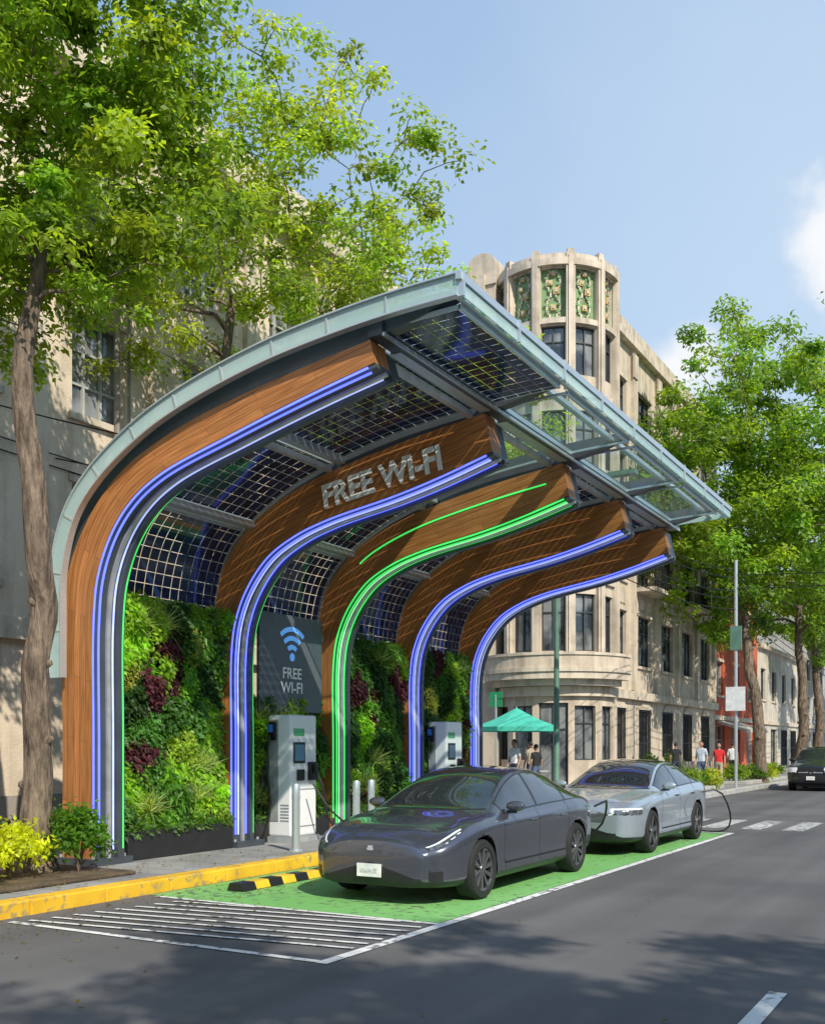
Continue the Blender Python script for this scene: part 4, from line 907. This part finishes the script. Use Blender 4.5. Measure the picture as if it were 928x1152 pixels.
for i,(z,x) in enumerate([(8.4,-8.95),(8.1,-8.95),(7.6,-9.0),(7.3,-9.0),(6.9,-8.9)]):
    wire((x+.1,39.6,z),(-9.2,22.7,z-.5 if z>7.5 else z-.3),.4,.016); wire((x,39.6,z),(x,95,z),1.2,.02); wire((x,39.6,z),(-13.7,50+i*3,z+1),.3)
wire((-8.85,39.6,8.2),(6.5,36,8.4),.5,.016); wire((-8.85,39.6,7.7),(6.5,33,7.6),.5,.016); wire((-9.2,22.7,7.2),(-13.95,12,6.6),.3); wire((-9.2,22.7,7.4),(-13.95,6,6.9),.4); wire((-13.95,22,6.5),(-13.95,2,6.9),.25); wire((-13.93,22,6.8),(-13.93,2,7.1),.3)
b.obj('overhead_cables')
e=empty('patio_umbrella',(-14.2,31.5,.15)); b=MB(); UC=mat('green_canvas',(.06,.46,.34),.8,var=.1)
ap=(0,0,2.85)
for i in range(8):
    a0_=2*math.pi*i/8; a1_=2*math.pi*(i+1)/8; R_=1.5
    p=(R_*math.cos(a0_),R_*math.sin(a0_),2.2); q=(R_*math.cos(a1_),R_*math.sin(a1_),2.2); pm_=tuple(.5*(np.array(p)+np.array(ap))-[0,0,.05]); qm=tuple(.5*(np.array(q)+np.array(ap))-[0,0,.05])
    b.face([ap,pm_,qm],UC); b.face([pm_,p,q,qm],UC); b.face([p,(p[0],p[1],2.05),(q[0],q[1],2.05),q],UC)
    b.tube([(0,0,2.3),p],.01,4,ALU)
b.tube([(0,0,0),(0,0,2.9)],.025,8,ALU); b.lathe([(.3,0),(.3,.06),(.05,.1)],(0,0,0),'z',16,KERBC); b.obj('canopy_and_pole',e)
e=empty('cafe_table',(-13.6,31.9,.15)); b=MB(); b.lathe([(.001,.74),(.38,.74),(.38,.71),(.03,.7),(.03,.04),(.22,.02),(.22,0)],(0,0,0),'z',18,FRAMEW); b.obj('table',e)

# ---------------------------------------------------------------- people
SK=mat('skin',(.42,.24,.16),.6,var=.08)
def person(x,y,rot,shirt,pants,hair,h=1.72,step=.18,longhair=False,arm=0.):
    e=empty('person',(x,y,.15)); e.rotation_euler=(0,0,rot); e.scale=(h/1.72,)*3
    J=[];E=[];R=[]
    def j(p,r,par=None):
        J.append(p);R.append(r); 
        if par is not None: E.append((par,len(J)-1))
        return len(J)-1
    pel=j((0,0,.95),(.15,.11)); sp=j((0,0,1.14),(.135,.10),pel); ch=j((0,.01,1.32),(.16,.11),sp); nb=j((0,0,1.45),(.07,.06),ch); nk=j((0,.01,1.53),(.052,.05),nb)
    for s in(-1,1):
        sh=j((s*.165,0,1.41),(.062,.06),ch); el=j((s*.225,-.03+s*arm*.1,1.13),(.043,.043),sh); wr=j((s*.23,.08+s*arm*.2,.90),(.028,.028),el); pa=j((s*.23,.10+s*arm*.22,.83),(.018,.034),wr)
        for k in range(4):
            f1=j((s*.232,.078+k*.017+s*arm*.22,.785),(.0085,.0085),pa); f2=j((s*.225,.084+k*.017+s*arm*.22,.745-.006*(k in(1,2))),(.0075,.0075),f1)
        t1=j((s*.222,.14+s*arm*.22,.82),(.009,.009),wr); j((s*.215,.15+s*arm*.22,.785),(.008,.008),t1)
        hp=j((s*.09,0,.88),(.1,.1),pel); kn=j((s*.10,s*step*.55+.03,.50),(.062,.065),hp); an=j((s*.10,s*step-.05,.10),(.042,.045),kn); j((s*.115,s*step+.12,.045),(.038,.032),an)
    me=bpy.data.meshes.new('body'); me.from_pydata(J,E,[]); o=bpy.data.objects.new('tmpb',me); COL.objects.link(o)
    md=o.modifiers.new('s','SKIN'); md.use_smooth_shade=True
    for i,sv in enumerate(me.skin_vertices[0].data): sv.radius=R[i]; sv.use_root=(i==0)
    sb=o.modifiers.new('ss','SUBSURF'); sb.levels=2; sb.render_levels=2
    dg=bpy.context.evaluated_depsgraph_get(); nm=bpy.data.meshes.new_from_object(o.evaluated_get(dg)); bpy.data.objects.remove(o)
    nm.name='body'; nm.materials.clear()
    for m in(shirt,pants,SK,BLACKP): nm.materials.append(m)
    for pl in nm.polygons:
        c=pl.center; k=0
        if c.z<.09: k=3
        elif c.z<.96 and abs(c.x)<.195: k=1
        elif abs(c.x)>.19 and c.z<1.22: k=2
        elif c.z>1.48: k=2
        pl.material_index=k; pl.use_smooth=True
    bo=bpy.data.objects.new('body',nm); COL.objects.link(bo); bo.parent=e
    b=MB(); HM=hair
    def blob(c,rad,m,fn=None,nu=16,nv_=12):
        P=[]
        for i in range(nv_+1):
            t=math.pi*i/nv_
            P.append([])
            for k in range(nu):
                a=2*math.pi*k/nu; q=Vector((math.sin(t)*math.cos(a),math.sin(t)*math.sin(a),math.cos(t)))
                if fn: q=fn(q)
                P[-1].append((c[0]+q.x*rad[0],c[1]+q.y*rad[1],c[2]+q.z*rad[2]))
        for i in range(nv_):
            for k in range(nu): b.face([P[i][k],P[i+1][k],P[i+1][(k+1)%nu],P[i][(k+1)%nu]],m)
    def fh(q):
        q=q.copy()
        if q.z<-.1: q.x*=1+.28*(q.z+.1); 
        return q
    blob((0,.02,1.62),(.075,.095,.12),SK,fh)
    blob((0,.118,1.61),(.012,.018,.02),SK,nu=8,nv_=6); blob((0,.108,1.565),(.024,.008,.006),mat('lips',(.25,.09,.08),.6),nu=8,nv_=6)
    for s in(-1,1): blob((s*.03,.103,1.635),(.011,.008,.006),BLACKP,nu=8,nv_=6); blob((s*.077,.015,1.615),(.01,.02,.03),SK,nu=8,nv_=6)
    def hh(q):
        q=q.copy()
        if q.y>.25 and q.z<.45: q=q*.86
        if q.z<-.35 and not longhair: q=q*.8
        return q
    blob((0,.005,1.64),(.083,.098,.118),HM,hh)
    if longhair: blob((0,-.06,1.52),(.075,.045,.14),HM)
    b.obj('head_and_hair',e,smooth=True,angle=70); return e
def cl(n,c): return mat('cloth_'+n,c,.85,var=.12,scale=12)
HR=mat('dark_hair',(.015,.011,.009),.6)
W_=cl('white',(.7,.72,.75)); RD=cl('red',(.6,.03,.03)); NV=cl('navy',(.03,.04,.08)); DN=cl('denim',(.08,.12,.2)); BK=cl('black',(.02,.02,.022)); BG=cl('beige',(.36,.3,.22))
person(-10.25,40.2,math.radians(170),cl('lightblue',(.5,.58,.68)),DN,HR,1.74)
person(-9.75,40.9,math.radians(190),RD,BG,HR,1.68,longhair=True,step=-.2)
person(-11.9,42.5,math.radians(20),BK,NV,HR,1.7); person(-10.6,47,math.radians(0),W_,BK,HR,1.7)
person(-14.05,31.0,math.radians(160),W_,NV,HR,1.76); person(-13.45,31.4,math.radians(60),BK,DN,HR,1.6); person(-14.6,33.6,math.radians(60),BG,DN,HR,1.7)

# ---------------------------------------------------------------- light, sky, camera
EL=math.radians(41); az=Vector((.84,-.54)).normalized()
ts=Vector((az.x*math.cos(EL),az.y*math.cos(EL),math.sin(EL)))
sun=bpy.data.lights.new('sun','SUN'); sun.energy=5.0; sun.angle=math.radians(.5); sun.color=(1,.93,.80)
so=bpy.data.objects.new('sun',sun); so.rotation_euler=ts.to_track_quat('Z','Y').to_euler(); COL.objects.link(so)
wd=bpy.data.worlds.new('World'); scene.world=wd; wd.use_nodes=True; nt=wd.node_tree; L_=nt.links.new; bg=nt.nodes['Background']
sk=nn(nt,'ShaderNodeTexSky'); sk.sky_type='NISHITA'; sk.sun_disc=False; sk.sun_elevation=EL; sk.sun_rotation=math.atan2(az.x,az.y); sk.air_density=1.0; sk.dust_density=.6; sk.ozone_density=1.5; sk.altitude=0
tc=nn(nt,'ShaderNodeTexCoord')
n1=nn(nt,'ShaderNodeTexNoise'); n1.inputs['Scale'].default_value=7; n1.inputs['Detail'].default_value=8; n1.inputs['Roughness'].default_value=.55; L_(tc.outputs['Generated'],n1.inputs['Vector'])
def blobmask(dx,r0,r1,amp=.16):
    d=Vector(dx).normalized(); vm=nn(nt,'ShaderNodeVectorMath',operation='DISTANCE'); vm.inputs[1].default_value=d; L_(tc.outputs['Generated'],vm.inputs[0])
    a=nn(nt,'ShaderNodeMath',operation='SUBTRACT'); a.inputs[1].default_value=.5; L_(n1.outputs['Fac'],a.inputs[0])
    ma=nn(nt,'ShaderNodeMath',operation='MULTIPLY_ADD'); ma.inputs[1].default_value=amp*2; L_(a.outputs[0],ma.inputs[0]); L_(vm.outputs['Value'],ma.inputs[2])
    mr=nn(nt,'ShaderNodeMapRange'); mr.interpolation_type='SMOOTHSTEP'; mr.inputs['From Min'].default_value=r0; mr.inputs['From Max'].default_value=r1; mr.inputs['To Min'].default_value=1; mr.inputs['To Max'].default_value=0; L_(ma.outputs[0],mr.inputs[0]); return mr.outputs[0]
m1=blobmask((-.125,1.06,.49),.01,.05,.10); m2=blobmask((-.285,1.0,.375),.0,.035,.08); m3=blobmask((-.05,1.02,.40),.05,.8,.10)
def mixc(fac,a_,col):
    q=nn(nt,'ShaderNodeMix',data_type='RGBA'); 
    if isinstance(fac,float): q.inputs[0].default_value=fac
    else: L_(fac,q.inputs[0])
    L_(a_,q.inputs[6]); q.inputs[7].default_value=(*col,1); return q.outputs[2]
# thin high haze, thicker low over the street, plus two cumulus puffs
c_=mixc(.6,sk.outputs[0],(2.55,4.1,6.4))
m3s=nn(nt,'ShaderNodeMath',operation='MULTIPLY'); m3s.inputs[1].default_value=.6; L_(m3,m3s.inputs[0])
c_=mixc(m3s.outputs[0],c_,(4.7,5.6,6.5))
mx_=nn(nt,'ShaderNodeMath',operation='MAXIMUM'); L_(m1,mx_.inputs[0]); L_(m2,mx_.inputs[1])
c_=mixc(mx_.outputs[0],c_,(6.3,6.45,6.6))
L_(c_,bg.inputs['Color']); bg.inputs['Strength'].default_value=.15
cam=bpy.data.cameras.new('camera'); co=bpy.data.objects.new('camera',cam); COL.objects.link(co)
co.location=(0,0,1.7); co.rotation_euler=(math.radians(90),0,math.radians(30.07)); cam.sensor_fit='VERTICAL'; cam.sensor_height=36; cam.lens=35.94; cam.shift_y=.229; cam.clip_end=3000; cam.clip_start=.1
scene.camera=co
scene.view_settings.view_transform='Standard'; scene.view_settings.look='None'; scene.view_settings.exposure=0
